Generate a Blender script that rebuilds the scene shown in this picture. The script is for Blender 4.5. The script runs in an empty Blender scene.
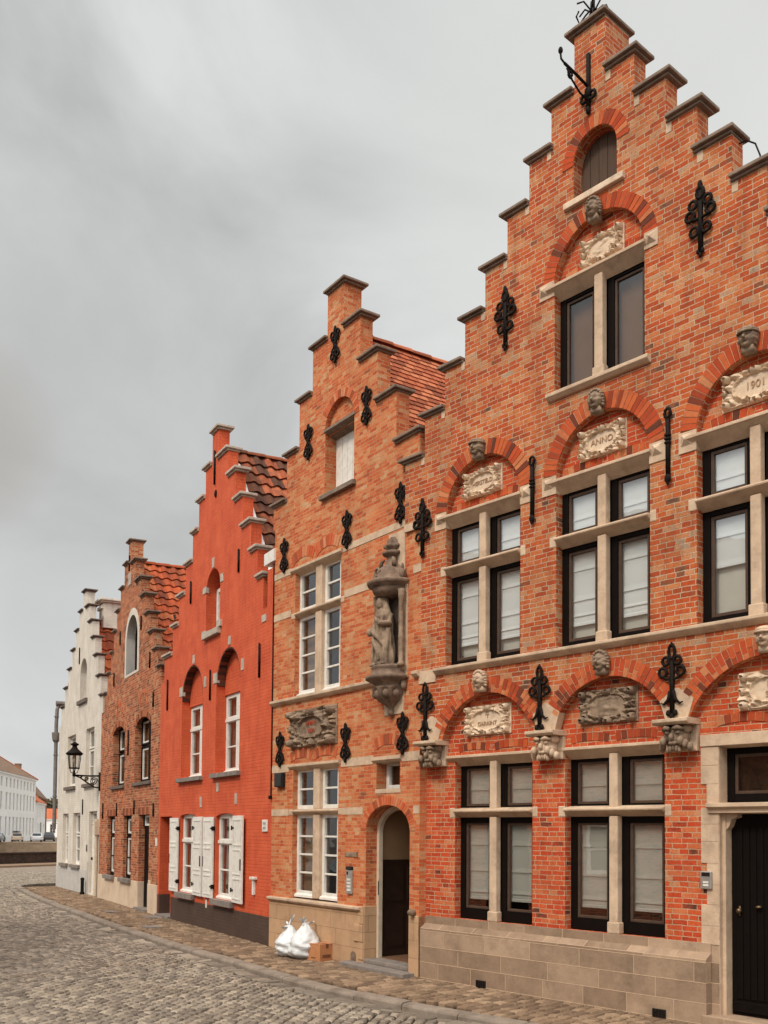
import bpy, math, random
from mathutils import Vector, Matrix, noise
from mathutils.geometry import tessellate_polygon
random.seed(7)
PI = math.pi
scene = bpy.context.scene
COL = scene.collection
R = random.uniform

# ------------------------------------------------------------------ materials
def lin(c):
    return tuple(((v/255)/12.92 if v/255 <= .04045 else ((v/255+.055)/1.055)**2.4) for v in c) + (1,)

class NT:
    def __init__(s, name):
        s.m = bpy.data.materials.new(name); s.m.use_nodes = True
        s.t = s.m.node_tree; s.t.nodes.clear()
        s.out = s.n('ShaderNodeOutputMaterial')
    def n(s, typ, **k):
        nd = s.t.nodes.new(typ)
        for a, v in k.items():
            if a.startswith('i_'):
                nd.inputs[a[2:].replace('_', ' ')].default_value = v
            else: setattr(nd, a, v)
        return nd
    def l(s, a, b): s.t.links.new(a, b)
    def ramp(s, fac, stops, interp='LINEAR'):
        r = s.n('ShaderNodeValToRGB'); cr = r.color_ramp; cr.interpolation = interp
        while len(cr.elements) < len(stops): cr.elements.new(.5)
        for e, (p, c) in zip(cr.elements, stops): e.position = p; e.color = c
        s.l(fac, r.inputs[0]); return r.outputs[0]
    def mix(s, fac, a, b, blend='MIX'):
        m = s.n('ShaderNodeMix', data_type='RGBA', blend_type=blend)
        for sock, v in ((m.inputs[0], fac), (m.inputs[6], a), (m.inputs[7], b)):
            if hasattr(v, 'type') and hasattr(v, 'is_linked'): s.l(v, sock)
            else: sock.default_value = v
        return m.outputs[2]
    def math(s, op, a, b=0.0, clamp=False):
        m = s.n('ShaderNodeMath', operation=op, use_clamp=clamp)
        for sock, v in ((m.inputs[0], a), (m.inputs[1], b)):
            if hasattr(v, 'is_linked'): s.l(v, sock)
            else: sock.default_value = v
        return m.outputs[0]
    def noise(s, scale, detail=4, rough=.55, vec=None, dim='3D'):
        n = s.n('ShaderNodeTexNoise', noise_dimensions=dim)
        n.inputs['Scale'].default_value = scale; n.inputs['Detail'].default_value = detail
        n.inputs['Roughness'].default_value = rough
        if vec is not None: s.l(vec, n.inputs['Vector'])
        return n.outputs['Fac']
    def obj(s): return s.n('ShaderNodeTexCoord').outputs['Object']
    def uv(s): return s.n('ShaderNodeTexCoord').outputs['UV']
    def attr(s, name='tint'): return s.n('ShaderNodeAttribute', attribute_name=name).outputs['Fac']
    def bump(s, h, dist=.01, strength=1.0):
        b = s.n('ShaderNodeBump'); b.inputs['Distance'].default_value = dist
        b.inputs['Strength'].default_value = strength; s.l(h, b.inputs['Height']); return b.outputs[0]
    def bsdf(s, col, rough=.85, normal=None, metal=0, spec=.3):
        p = s.n('ShaderNodeBsdfPrincipled')
        for k, v in (('Base Color', col), ('Roughness', rough)):
            if hasattr(v, 'is_linked'): s.l(v, p.inputs[k])
            else: p.inputs[k].default_value = v
        p.inputs['Metallic'].default_value = metal; p.inputs['Specular IOR Level'].default_value = spec
        if normal is not None: s.l(normal, p.inputs['Normal'])
        s.l(p.outputs[0], s.out.inputs[0]); return p

def brick_mat(name, stops, mortar, bw=.2, bh=.0565, ms=.005, dirt=.25, dirtcol=(70, 52, 42), bump=.006, warp=.004, moss=None):
    t = NT(name); uv = t.uv()
    nz = t.n('ShaderNodeTexNoise'); nz.inputs['Scale'].default_value = 7; nz.inputs['Detail'].default_value = 3
    t.l(uv, nz.inputs['Vector'])
    sub = t.n('ShaderNodeVectorMath', operation='SUBTRACT'); t.l(nz.outputs['Color'], sub.inputs[0]); sub.inputs[1].default_value = (.5, .5, .5)
    sc = t.n('ShaderNodeVectorMath', operation='SCALE'); t.l(sub.outputs[0], sc.inputs[0]); sc.inputs['Scale'].default_value = warp*4
    ad = t.n('ShaderNodeVectorMath', operation='ADD'); t.l(uv, ad.inputs[0]); t.l(sc.outputs[0], ad.inputs[1])
    nf = t.n('ShaderNodeTexNoise'); nf.inputs['Scale'].default_value = 55; nf.inputs['Detail'].default_value = 2; t.l(uv, nf.inputs['Vector'])
    sf = t.n('ShaderNodeVectorMath', operation='SUBTRACT'); t.l(nf.outputs['Color'], sf.inputs[0]); sf.inputs[1].default_value = (.5, .5, .5)
    ss = t.n('ShaderNodeVectorMath', operation='SCALE'); t.l(sf.outputs[0], ss.inputs[0]); ss.inputs['Scale'].default_value = .011
    ad2 = t.n('ShaderNodeVectorMath', operation='ADD'); t.l(ad.outputs[0], ad2.inputs[0]); t.l(ss.outputs[0], ad2.inputs[1])
    b = t.n('ShaderNodeTexBrick'); t.l(ad2.outputs[0], b.inputs['Vector'])
    b.offset = .37; b.squash = .62; b.squash_frequency = 3; b.offset_frequency = 2
    for k, v in (('Scale', 1), ('Mortar Size', ms), ('Mortar Smooth', .25), ('Bias', 0), ('Brick Width', bw), ('Row Height', bh)):
        b.inputs[k].default_value = v
    b.inputs['Color1'].default_value = (0, 0, 0, 1); b.inputs['Color2'].default_value = (1, 1, 1, 1); b.inputs['Mortar'].default_value = (.5, .5, .5, 1)
    clus = t.noise(2.3, 5, .65, uv)
    sel = t.math('ADD', t.math('MULTIPLY', b.outputs['Color'], .80), t.math('MULTIPLY', t.math('SUBTRACT', clus, .40), 1.05), True)
    col = t.ramp(sel, [(p, lin(c)) for p, c in stops])
    fine = t.noise(60, 4, .65, uv)
    col = t.mix(t.math('MULTIPLY', t.ramp(fine, [(.38, (0, 0, 0, 1)), (.66, (1, 1, 1, 1))]), .5), col, lin(tuple(int(v*.66) for v in stops[len(stops)//2][1])))
    gl = t.ramp(t.noise(34, 4, .7, uv), [(.55, (0, 0, 0, 1)), (.75, (1, 1, 1, 1))])
    col = t.mix(t.math('MULTIPLY', gl, .35), col, lin(stops[-2][1]))
    mcol = t.mix(t.noise(9, 4, .6, uv), lin(mortar), lin(tuple(int(v*.72) for v in mortar)))
    jn = t.ramp(t.noise(5.5, 5, .7, uv), [(.30, (.45, .45, .45, 1)), (.60, (1, 1, 1, 1))])
    blot = t.ramp(t.noise(26, 3, .7, uv), [(.56, (0, 0, 0, 1)), (.74, (1, 1, 1, 1))])
    col = t.mix(t.math('MULTIPLY', blot, .55), col, lin(dirtcol))
    col = t.mix(t.math('MULTIPLY', b.outputs['Fac'], jn), col, mcol)
    sm = t.n('ShaderNodeMapping'); t.l(uv, sm.inputs[0]); sm.inputs['Scale'].default_value = (4.5, .45, 1)
    st = t.ramp(t.noise(1.6, 6, .7, sm.outputs[0]), [(.50, (0, 0, 0, 1)), (.72, (1, 1, 1, 1))])
    col = t.mix(t.math('MULTIPLY', st, dirt*.9), col, lin(dirtcol))
    big = t.ramp(t.noise(1.1, 6, .62, uv), [(.45, (0, 0, 0, 1)), (.72, (1, 1, 1, 1))])
    col = t.mix(t.math('MULTIPLY', big, dirt), col, lin(dirtcol))
    h = t.math('SUBTRACT', t.math('MULTIPLY', fine, .45), b.outputs['Fac'])
    t.bsdf(col, .92, t.bump(h, bump, .9), spec=.2)
    return t.m

def plain_mat(name, c1, c2=None, rough=.85, scale=6, bump=.003, bscale=40, metal=0, spec=.3, grime=None, grime_amt=.5, gscale=2.2):
    t = NT(name); o = t.obj()
    c2 = c2 or tuple(int(v*.8) for v in c1)
    col = t.mix(t.ramp(t.noise(scale, 6, .65, o), [(.35, (0, 0, 0, 1)), (.68, (1, 1, 1, 1))]), lin(c1), lin(c2))
    if grime:
        g = t.ramp(t.noise(gscale, 6, .7, o), [(.5, (0, 0, 0, 1)), (.7, (1, 1, 1, 1))])
        col = t.mix(t.math('MULTIPLY', g, grime_amt), col, lin(grime))
    nb = t.bump(t.noise(bscale, 4, .7, o), bump, .9) if bump else None
    t.bsdf(col, rough, nb, metal, spec)
    return t.m

def block_mat(name, c1, c2, joint, bw=.62, bh=.2, ms=.004, grime=(80, 64, 50), off=.37):
    """ashlar: big stone blocks with thin joints"""
    t = NT(name); uv = t.uv()
    b = t.n('ShaderNodeTexBrick'); t.l(uv, b.inputs['Vector']); b.offset = off; b.squash = .8; b.squash_frequency = 3
    for k, v in (('Scale', 1), ('Mortar Size', ms), ('Mortar Smooth', .4), ('Bias', 0), ('Brick Width', bw), ('Row Height', bh)):
        b.inputs[k].default_value = v
    b.inputs['Color1'].default_value = (0, 0, 0, 1); b.inputs['Color2'].default_value = (1, 1, 1, 1)
    b.inputs['Mortar'].default_value = (.5, .5, .5, 1)
    n1 = t.ramp(t.noise(4, 7, .75, uv), [(.3, (0, 0, 0, 1)), (.7, (1, 1, 1, 1))]); n2 = t.noise(38, 5, .75, uv)
    f = t.math('ADD', t.math('MULTIPLY', b.outputs['Color'], .7), t.math('MULTIPLY', n1, .45))
    col = t.mix(f, lin(c1), lin(c2))
    col = t.mix(t.math('MULTIPLY', n2, .45), col, lin(tuple(int(v*.72) for v in c1)))
    g = t.ramp(t.noise(1.6, 6, .7, uv), [(.48, (0, 0, 0, 1)), (.72, (1, 1, 1, 1))])
    col = t.mix(t.math('MULTIPLY', g, .6), col, lin(grime))
    col = t.mix(t.math('MULTIPLY', b.outputs['Fac'], .7), col, lin(joint))
    h = t.math('SUBTRACT', t.math('MULTIPLY', n2, .5), b.outputs['Fac'])
    t.bsdf(col, .9, t.bump(h, .006, .8), spec=.2)
    return t.m

def tint_mat(name, stops, neg, rough=.9, nscale=30, bump=.004, dirt=None, dirt_amt=.4, spec=.2, dscale=3):
    """colour from the per-face 'tint' attribute; below zero = mortar / joint colour"""
    t = NT(name); o = t.obj(); a = t.attr()
    col = t.ramp(a, [(p, lin(c)) for p, c in stops])
    n2 = t.noise(nscale, 5, .7, o)
    mid = stops[len(stops)//2][1]
    col = t.mix(t.math('MULTIPLY', n2, .5), col, lin(tuple(int(v*.6) for v in mid)))
    if dirt:
        g = t.ramp(t.noise(dscale, 6, .7, o), [(.45, (0, 0, 0, 1)), (.7, (1, 1, 1, 1))])
        col = t.mix(t.math('MULTIPLY', g, dirt_amt), col, lin(dirt))
    col = t.mix(t.math('LESS_THAN', a, -.01), col, lin(neg))
    t.bsdf(col, rough, t.bump(n2, bump, .8), spec=spec)
    return t.m

def glass_mat(name, tintc=(.86, .86, .84, 1), refl=.14, wav=.0012):
    t = NT(name); o = t.obj()
    tr = t.n('ShaderNodeBsdfTransparent'); tr.inputs[0].default_value = tintc
    gl = t.n('ShaderNodeBsdfGlossy'); gl.inputs['Roughness'].default_value = .015; gl.inputs['Color'].default_value = (.95, .97, 1, 1)
    t.l(t.bump(t.noise(2.2, 2, .5, o), wav*6, .5), gl.inputs['Normal'])
    lw = t.n('ShaderNodeLayerWeight'); lw.inputs['Blend'].default_value = .5
    f = t.math('ADD', t.math('MULTIPLY', t.math('POWER', lw.outputs['Facing'], 3.0), .75), refl, True)
    mx = t.n('ShaderNodeMixShader'); t.l(f, mx.inputs[0]); t.l(tr.outputs[0], mx.inputs[1]); t.l(gl.outputs[0], mx.inputs[2])
    t.l(mx.outputs[0], t.out.inputs[0]); return t.m

MT = {}
MT['brick_orange'] = brick_mat('brick_orange', [(0, (88, 68, 56)), (.05, (124, 86, 64)), (.11, (164, 70, 36)), (.28, (188, 78, 38)), (.52, (198, 97, 50)), (.72, (204, 120, 70)), (.9, (204, 148, 104)), (1, (172, 150, 126))], (222, 194, 162), dirt=.40, ms=.0056, bw=.178)
MT['brick_red'] = brick_mat('brick_red', [(0, (60, 48, 42)), (.06, (92, 60, 46)), (.12, (176, 64, 34)), (.35, (202, 76, 40)), (.62, (208, 92, 50)), (.86, (212, 122, 76)), (1, (204, 148, 108))], (218, 184, 148), ms=.0058, dirt=.26, bw=.178)
MT['brick_salmon'] = brick_mat('brick_salmon', [(0, (140, 84, 58)), (.08, (186, 80, 44)), (.33, (206, 103, 58)), (.58, (213, 124, 76)), (.85, (214, 148, 100)), (1, (210, 168, 128))], (220, 182, 142), dirt=.24, ms=.0042, bw=.168, bh=.0515)
MT['brick_brown'] = brick_mat('brick_brown', [(0, (66, 52, 46)), (.14, (116, 72, 52)), (.32, (172, 84, 48)), (.58, (190, 102, 62)), (.84, (200, 134, 92)), (1, (194, 156, 122))], (214, 184, 152), ms=.006, dirt=.36, bw=.2, bh=.06)
MT['brick_far'] = brick_mat('brick_far', [(0, (96, 70, 56)), (.5, (150, 104, 80)), (1, (178, 140, 112))], (170, 150, 130), dirt=.3)
MT['voussoir'] = tint_mat('voussoir_brick', [(0, (84, 54, 42)), (.10, (158, 64, 36)), (.5, (198, 80, 42)), (.8, (206, 104, 58)), (1, (210, 140, 94))], (198, 164, 130), dirt=(90, 62, 48), dirt_amt=.35, dscale=5)
MT['voussoir_salmon'] = tint_mat('voussoir_salmon', [(0, (150, 80, 54)), (.3, (204, 92, 52)), (.7, (212, 118, 76)), (1, (212, 146, 104))], (204, 166, 130))
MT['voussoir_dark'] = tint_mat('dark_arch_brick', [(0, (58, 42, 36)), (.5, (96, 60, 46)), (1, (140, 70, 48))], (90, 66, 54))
def red_paint(name, c, c2, dirtc, rough=.75):
    t = NT(name); uv = t.uv()
    b = t.n('ShaderNodeTexBrick'); t.l(uv, b.inputs['Vector']); b.offset = .5; b.squash = .5; b.squash_frequency = 2
    for k, v in (('Scale', 1), ('Mortar Size', .006), ('Mortar Smooth', .8), ('Bias', 0), ('Brick Width', .2), ('Row Height', .06)):
        b.inputs[k].default_value = v
    b.inputs['Color1'].default_value = (0, 0, 0, 1); b.inputs['Color2'].default_value = (1, 1, 1, 1)
    n1 = t.noise(2.2, 6, .65, uv); n2 = t.noise(60, 3, .6, uv)
    col = t.mix(t.ramp(n1, [(.35, (0, 0, 0, 1)), (.7, (1, 1, 1, 1))]), lin(c), lin(c2))
    col = t.mix(t.math('MULTIPLY', b.outputs['Color'], .12), col, lin(c2))
    col = t.mix(t.math('MULTIPLY', b.outputs['Fac'], .28), col, lin(dirtc))
    streak = t.n('ShaderNodeMapping'); t.l(uv, streak.inputs[0]); streak.inputs['Scale'].default_value = (3.2, .35, 1)
    s = t.ramp(t.noise(2.5, 5, .7, streak.outputs[0]), [(.50, (0, 0, 0, 1)), (.70, (1, 1, 1, 1))])
    fd = t.ramp(t.noise(1.3, 7, .72, uv), [(.52, (0, 0, 0, 1)), (.74, (1, 1, 1, 1))])
    col = t.mix(t.math('MULTIPLY', fd, .30), col, lin(tuple(min(255, int(v*1.0+22)) for v in c)))
    col = t.mix(t.math('MULTIPLY', s, .36), col, lin(dirtc))
    h = t.math('SUBTRACT', t.math('MULTIPLY', n2, .3), b.outputs['Fac'])
    t.bsdf(col, rough, t.bump(h, .006, .7), spec=.25)
    return t.m
MT['red_paint'] = red_paint('red_painted_brick', (210, 96, 57), (190, 76, 45), (140, 56, 38))
MT['dark_paint'] = red_paint('dark_painted_brick', (84, 64, 52), (72, 54, 44), (54, 42, 36))
MT['white_wash'] = red_paint('whitewashed_brick', (220, 209, 194), (198, 186, 170), (136, 124, 110))
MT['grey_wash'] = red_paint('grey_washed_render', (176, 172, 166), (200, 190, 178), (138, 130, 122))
MT['cream_render'] = plain_mat('cream_render', (208, 184, 158), (196, 170, 144), scale=3, grime=(160, 136, 112), grime_amt=.4)
MT['sandstone'] = plain_mat('sandstone', (208, 180, 151), (182, 154, 128), scale=4, bump=.006, bscale=30, grime=(120, 100, 82), grime_amt=.5, gscale=3.2)
MT['sandstone_pale'] = plain_mat('pale_carved_stone', (222, 198, 170), (204, 176, 148), scale=9, bump=.004, grime=(120, 98, 80), grime_amt=.4, gscale=6)
MT['stone_weathered'] = plain_mat('weathered_carved_stone', (160, 136, 112), (110, 90, 74), scale=9, bump=.006, grime=(66, 54, 46), grime_amt=.6, gscale=5)
MT['stone_dark'] = plain_mat('dark_carved_stone', (140, 116, 96), (92, 74, 62), scale=7, bump=.006, grime=(58, 46, 40), grime_amt=.6, gscale=4)
MT['coping'] = plain_mat('coping_stone', (140, 120, 104), (108, 92, 80), scale=7, grime=(84, 72, 62), grime_amt=.6)
MT['coping_pale'] = plain_mat('pale_coping_stone', (190, 176, 160), (160, 146, 132), scale=7, grime=(120, 108, 96), grime_amt=.5)
MT['coping_dark'] = plain_mat('dark_coping_stone', (112, 98, 88), (90, 78, 70), scale=7)
MT['plinth_B'] = block_mat('ashlar_plinth', (128, 104, 84), (194, 164, 136), (204, 172, 140), bw=.72, bh=.205, grime=(88, 71, 56), ms=.0055)
MT['plinth_O'] = block_mat('ashlar_tan', (204, 164, 126), (182, 144, 110), (140, 108, 82), bw=.42, bh=.235, grime=(132, 104, 80))
MT['bluestone'] = plain_mat('grey_bluestone', (138, 126, 116), (112, 102, 94), scale=8, grime=(90, 80, 72))
MT['iron'] = plain_mat('black_iron', (22, 17, 14), (34, 25, 20), rough=.75, scale=20, bump=.002, bscale=60, spec=.12)
MT['dark_frame'] = plain_mat('dark_brown_paint', (20, 14, 11), (15, 10, 8), rough=.6, scale=12, bump=.001, spec=.08)
MT['brown_sash'] = plain_mat('brown_sash_paint', (84, 64, 50), (70, 52, 40), rough=.5, scale=12, bump=.001)
MT['white_paint'] = plain_mat('white_gloss_paint', (226, 220, 210), (212, 204, 192), rough=.5, scale=10, bump=.001, grime=(180, 168, 152), grime_amt=.35, gscale=5)
MT['cream_paint'] = plain_mat('cream_door_frame', (206, 188, 164), (190, 170, 146), rough=.55, scale=10, bump=.001)
MT['glass'] = glass_mat('window_glass', (.84, .84, .82, 1), .30, .0004)
MT['glass_up'] = glass_mat('upper_window_glass', (.90, .90, .88, 1), .20, .0006)
MT['glass_dark'] = glass_mat('old_window_glass', (.66, .60, .52, 1), .07, .002)
def cloth(name, c, c2, folds=9):
    t = NT(name); o = t.obj()
    w = t.n('ShaderNodeTexNoise'); w.inputs['Scale'].default_value = 4; w.inputs['Detail'].default_value = 3; t.l(o, w.inputs['Vector'])
    col = t.mix(w.outputs['Fac'], lin(c), lin(c2))
    t.bsdf(col, .9, t.bump(t.noise(220, 2, .5, o), .0006, .6), spec=.1)
    return t.m
MT['blind_white'] = cloth('white_blind_fabric', (232, 236, 236), (224, 228, 228))
MT['blind_grey'] = cloth('grey_blind_fabric', (214, 212, 202), (200, 198, 188))
MT['blind_taupe'] = cloth('taupe_blind_fabric', (158, 128, 102), (138, 112, 90))
MT['curtain'] = cloth('pale_curtain', (176, 156, 136), (148, 130, 112))
MT['dark_room'] = plain_mat('dim_room_wall', (70, 58, 50), (52, 44, 38), bump=0)  # dark of unlit rooms, put into the colour of backing sheets
MT['tile_red'] = tint_mat('orange_pantile', [(0, (110, 58, 42)), (.3, (160, 72, 42)), (.7, (186, 86, 48)), (1, (196, 112, 70))], (80, 50, 40), dirt=(92, 64, 48), dirt_amt=.55)
MT['tile_dark'] = tint_mat('weathered_pantile', [(0, (78, 54, 44)), (.35, (116, 70, 50)), (.6, (146, 80, 52)), (.85, (170, 88, 56)), (1, (182, 104, 70))], (50, 38, 32), dirt=(58, 46, 38), dirt_amt=.55, dscale=5)
MT['tile_flat'] = tint_mat('flat_clay_tile', [(0, (120, 66, 46)), (.4, (186, 100, 66)), (1, (206, 128, 90))], (70, 46, 36), dirt=(120, 80, 58), dirt_amt=.3)
MT['sett'] = tint_mat('granite_sett', [(0, (98, 87, 76)), (.35, (131, 118, 103)), (.7, (152, 137, 119)), (1, (176, 159, 138))], (58, 48, 40), rough=.7, nscale=26, bump=.006, dirt=(106, 88, 70), dirt_amt=.45, spec=.4, dscale=.9)
MT['paver'] = tint_mat('pavement_sett', [(0, (112, 90, 72)), (.35, (134, 109, 86)), (.7, (150, 123, 98)), (1, (176, 147, 118))], (78, 62, 50), rough=.8, nscale=26, bump=.004, dirt=(100, 80, 62), dirt_amt=.5, dscale=1.3)
MT['joint'] = plain_mat('earth_joint', (50, 39, 31), (40, 31, 25), scale=9, bump=.006)
MT['kerb'] = plain_mat('kerb_stone', (142, 127, 112), (116, 103, 90), scale=5, bump=.008, bscale=18, grime=(96, 80, 66), grime_amt=.6)
MT['asphalt_ground'] = plain_mat('ground_earth', (96, 84, 72), (80, 70, 60), scale=.5, bump=.01, bscale=8)
MT['zinc'] = plain_mat('zinc_pipe', (128, 120, 112), (104, 96, 90), rough=.55, scale=8, bump=.001, metal=.3)
MT['steel'] = plain_mat('brushed_steel', (186, 180, 172), (166, 160, 152), rough=.35, scale=12, bump=.0005, metal=.6)
MT['plastic_black'] = plain_mat('black_plastic', (30, 26, 24), (36, 32, 28), rough=.4, bump=.0005)
MT['carton'] = plain_mat('cardboard', (186, 128, 86), (172, 114, 74), scale=8, bump=.001, bscale=60)
MT['carton_print'] = plain_mat('cardboard_print', (104, 66, 48), (120, 78, 56), bump=0)
MT['bag'] = plain_mat('white_plastic_bag', (214, 214, 211), (200, 200, 198), rough=.38, scale=9, bump=.004, bscale=22, spec=.5)
MT['brass'] = plain_mat('brass_knob', (120, 98, 72), (100, 80, 58), rough=.35, metal=.8, bump=0)
MT['tan_wall'] = plain_mat('tan_hall_wall', (176, 140, 104), (160, 126, 92), scale=2, bump=.001)
MT['wainscot'] = plain_mat('dark_wainscot', (58, 40, 30), (48, 33, 25), rough=.5, scale=6, bump=.001)
MT['plank'] = None
t = NT('weathered_plank'); o = t.obj(); mp = t.n('ShaderNodeMapping'); t.l(o, mp.inputs[0]); mp.inputs['Scale'].default_value = (16, 16, 1.2)
t.bsdf(t.mix(t.noise(2, 5, .6, mp.outputs[0]), lin((96, 74, 58)), lin((64, 48, 38))), .8); MT['plank'] = t.m
MT['floor_tile'] = plain_mat('brown_floor_tile', (126, 92, 70), (104, 76, 58), rough=.4, scale=6, bump=0)
MT['far_setts'] = plain_mat('distant_setts', (140, 124, 108), (112, 98, 84), scale=3, bump=.02, bscale=7)
MT['gilt'] = plain_mat('red_lettering', (176, 72, 44), (160, 62, 38), bump=0)
MT['letter'] = plain_mat('carved_lettering', (178, 142, 112), (164, 130, 102), bump=0)
MT['slate'] = plain_mat('grey_tile_far', (138, 108, 86), (104, 84, 68), scale=1.2, bump=.01, bscale=10)
MT['tile_far'] = plain_mat('orange_tile_far', (190, 104, 66), (160, 86, 56), scale=1.5, bump=.01, bscale=10)
MT['white_far'] = plain_mat('white_render_far', (244, 242, 238), (234, 230, 224), scale=.6, bump=.002)
MT['quay_stone'] = block_mat('quay_stone', (186, 158, 130), (164, 136, 110), (120, 98, 78), bw=1.6, bh=.6, grime=(120, 94, 72))
MT['dark_brick_wall'] = brick_mat('dark_parapet_brick', [(0, (44, 34, 30)), (.5, (66, 50, 42)), (1, (88, 68, 56))], (74, 60, 50), dirt=.3)
MT['car_white'] = plain_mat('white_car_paint', (222, 222, 220), (214, 214, 212), rough=.25, bump=0, spec=.5)
MT['car_tan'] = plain_mat('champagne_car_paint', (200, 180, 158), (190, 170, 148), rough=.25, bump=0, spec=.5)
MT['car_dark'] = plain_mat('dark_grey_car_paint', (66, 62, 60), (58, 54, 52), rough=.25, bump=0, spec=.5)
MT['car_grey'] = plain_mat('silver_car_paint', (168, 168, 168), (158, 158, 158), rough=.25, bump=0, spec=.5)
MT['car_glass'] = plain_mat('dark_car_glass', (40, 40, 42), (34, 34, 36), rough=.08, bump=0, spec=.6)
MT['rubber'] = plain_mat('tyre_rubber', (26, 25, 24), (32, 30, 29), bump=.001)
MT['leaf'] = plain_mat('far_foliage', (96, 92, 70), (70, 68, 52), scale=1, bump=.02, bscale=4)
MT['lamp_glass'] = glass_mat('lantern_glass', (.92, .92, .9, 1), .1)
MT['tail'] = plain_mat('red_lens', (130, 36, 28), (118, 32, 26), rough=.3, bump=0)
MT['curtain_grey'] = cloth('grey_net_curtain', (158, 150, 140), (126, 120, 112))
MT['voussoir_brown'] = tint_mat('brown_arch_brick', [(0, (92, 58, 46)), (.5, (166, 86, 54)), (1, (196, 128, 88))], (196, 166, 136))
MT['niche_dark'] = plain_mat('sooty_niche_stone', (84, 68, 56), (56, 45, 38), scale=6, bump=.004)  # shade of a deep niche, put into the stone colour
MT['amber'] = plain_mat('amber_lens', (220, 110, 40), (210, 100, 36), rough=.3, bump=0)
t = NT('canal_water'); o = t.obj()
t.bsdf(lin((52, 56, 48)), .06, t.bump(t.noise(2.5, 4, .6, o), .03, .4), spec=.5); MT['water'] = t.m

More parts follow.
